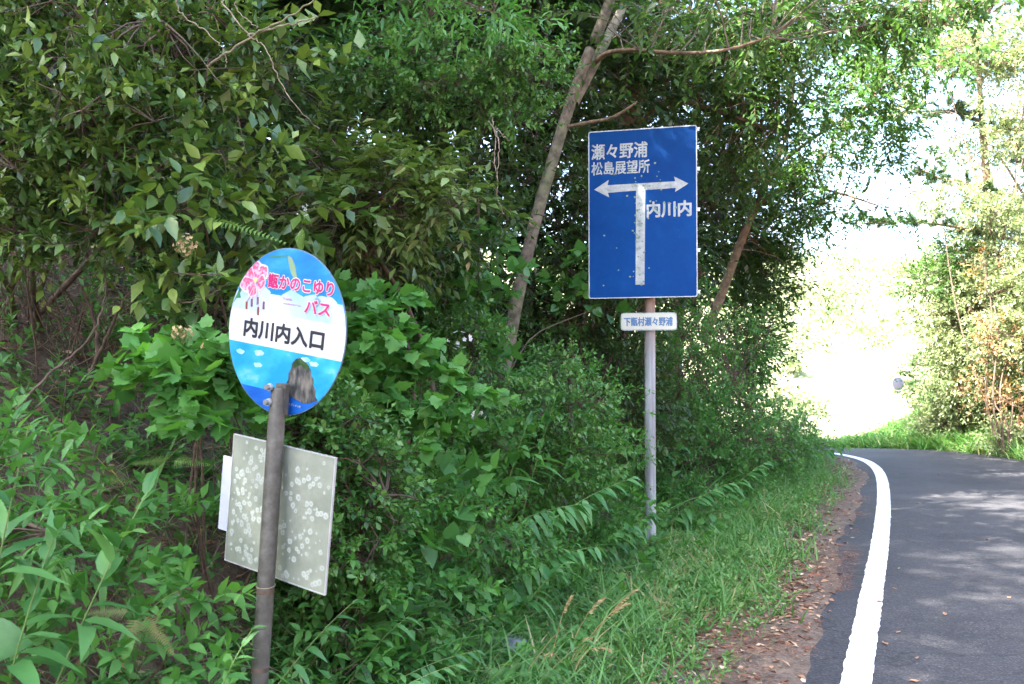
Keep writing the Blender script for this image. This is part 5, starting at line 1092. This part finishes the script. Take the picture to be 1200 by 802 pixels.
# hollow: tangle of bare stems
def thicket():
    A = spot(80, 400, 4.4); A[2] = gz1(A[0], A[1]); root = thing("dead_thicket", "tangle of bare brown stems inside the dark hollow on the left", "thicket", tuple(A)); rng = np.random.default_rng(8); c = Cloud()
    n = 60; px = rng.uniform(-40, 260, n); d = rng.uniform(3.9, 4.9, n); B_ = np.array([spot(a, 430, b_) for a, b_ in zip(px, d)]); B_[:, 2] = ground_z(B_[:, 0], B_[:, 1]); E_ = B_ + rng.normal(0, 1, (n, 3)) * [.35, .3, .15] + [0, -.15, .5]
    tubes(c, curves(B_, E_, 8, rng, .09, .05) - A, np.linspace(.005, .0015, 8)[None] * rng.uniform(.3, 1.2, (n, 1)), 4); link("branches", c.mesh("branches", [M_TWIG]), root, kind="stuff")
thicket()
def blossoms(label, where, r, n, size, mat, seed, name, cat, d0=None):
    A = spot(*where); root = thing(name, label, cat, tuple(A)); rng = np.random.default_rng(seed)
    c = Cloud(); v = unit(rng.normal(0, 1, (n, 3))); e = v * rng.random((n, 1)) ** .4 * np.array(r)
    tubes(c, curves(np.repeat([[0, .02, -.05]], n, 0), e, 4, rng, .1), .0007, 3, mat=0); link("stalk", c.mesh("stalk", [M_STEM]), root, kind="stuff")
    c = Cloud(); k = 5; a = np.tile(np.arange(k) * 2 * np.pi / k, n); ctr = np.repeat(e, k, 0)
    x = unit(np.cross(v, [.3, .2, 1.])); y = np.cross(v, x); d = np.repeat(x, k, 0) * np.cos(a)[:, None] + np.repeat(y, k, 0) * np.sin(a)[:, None] + np.repeat(v, k, 0) * .3 + [0, -.3, 0]
    c.add(*L_two(.35), frames(d, np.repeat(v, k, 0) + [0, -.5, .2]), size, ctr, rng.random(n * k)); link("petals", c.mesh("petals", [mat]), root, kind="stuff")
blossoms("tan dried flower head above the ivy-leaved vine", (217, 287, 3.25), (.045, .04, .04), 50, .009, LM['tan'], 1, "flower_head", "flower head")
blossoms("tan dried flower head just left of the disc's white band", (213, 390, 3.2), (.045, .04, .025), 40, .009, LM['tan'], 2, "flower_head", "flower head")
blossoms("small tan flower head touching the disc's left edge", (245, 405, 3.15), (.03, .03, .02), 30, .008, LM['tan'], 3, "flower_head", "flower head")
blossoms("sprinkle of tiny white flowers right of the ivy-leaved vine", (540, 398, 5.0), (.09, .05, .05), 11, .016, LM['petal'], 4, "white_flowers", "flowers")
blossoms("tiny white flowers low on the bank above the arching stems", (560, 485, 4.9), (.05, .05, .03), 8, .014, LM['petal'], 5, "white_flowers", "flowers")
blossoms("tiny white flowers high above the round disc", (354, 245, 3.6), (.03, .03, .03), 6, .010, LM['petal'], 6, "white_flowers", "flowers")

# ------------------------------------------------------------------ far sunlit hillside
c = Cloud(); rng = np.random.default_rng(99); n = 330
x = rng.uniform(-5, 80, n); y = rng.uniform(50, 108, n); z = ground_z(x, y); h = np.where(y < 60, rng.uniform(.5, 1.3, n), rng.uniform(1.5, 3.6, n))
for i in range(n):
    m = 170; v = unit(rng.normal(0, 1, (m, 3))); p = np.array([x[i], y[i], z[i] + h[i] * .55]) + v * np.array([h[i] * rng.uniform(.6, 1.5), h[i] * .6, h[i] * .45]) * rng.random((m, 1)) ** .5 * (1 + .5 * rng.normal(0, .4, (m, 1)))
    c.add(*L_two(.32), frames(v + rng.normal(0, .5, (m, 3)), rng.normal(0, .6, (m, 3)) + [0, 0, 1]), rng.uniform(.22, .42, m), p, np.clip(.5 * rng.random() + .5 * rng.random(m), 0, 1))
link("far_woods", c.mesh("far_woods", [LM['hill']]), kind="stuff")
print("SCRIPT", round(time.time() - T0, 1), "s; triangles", sum(len(m.polygons) for m in bpy.data.meshes))
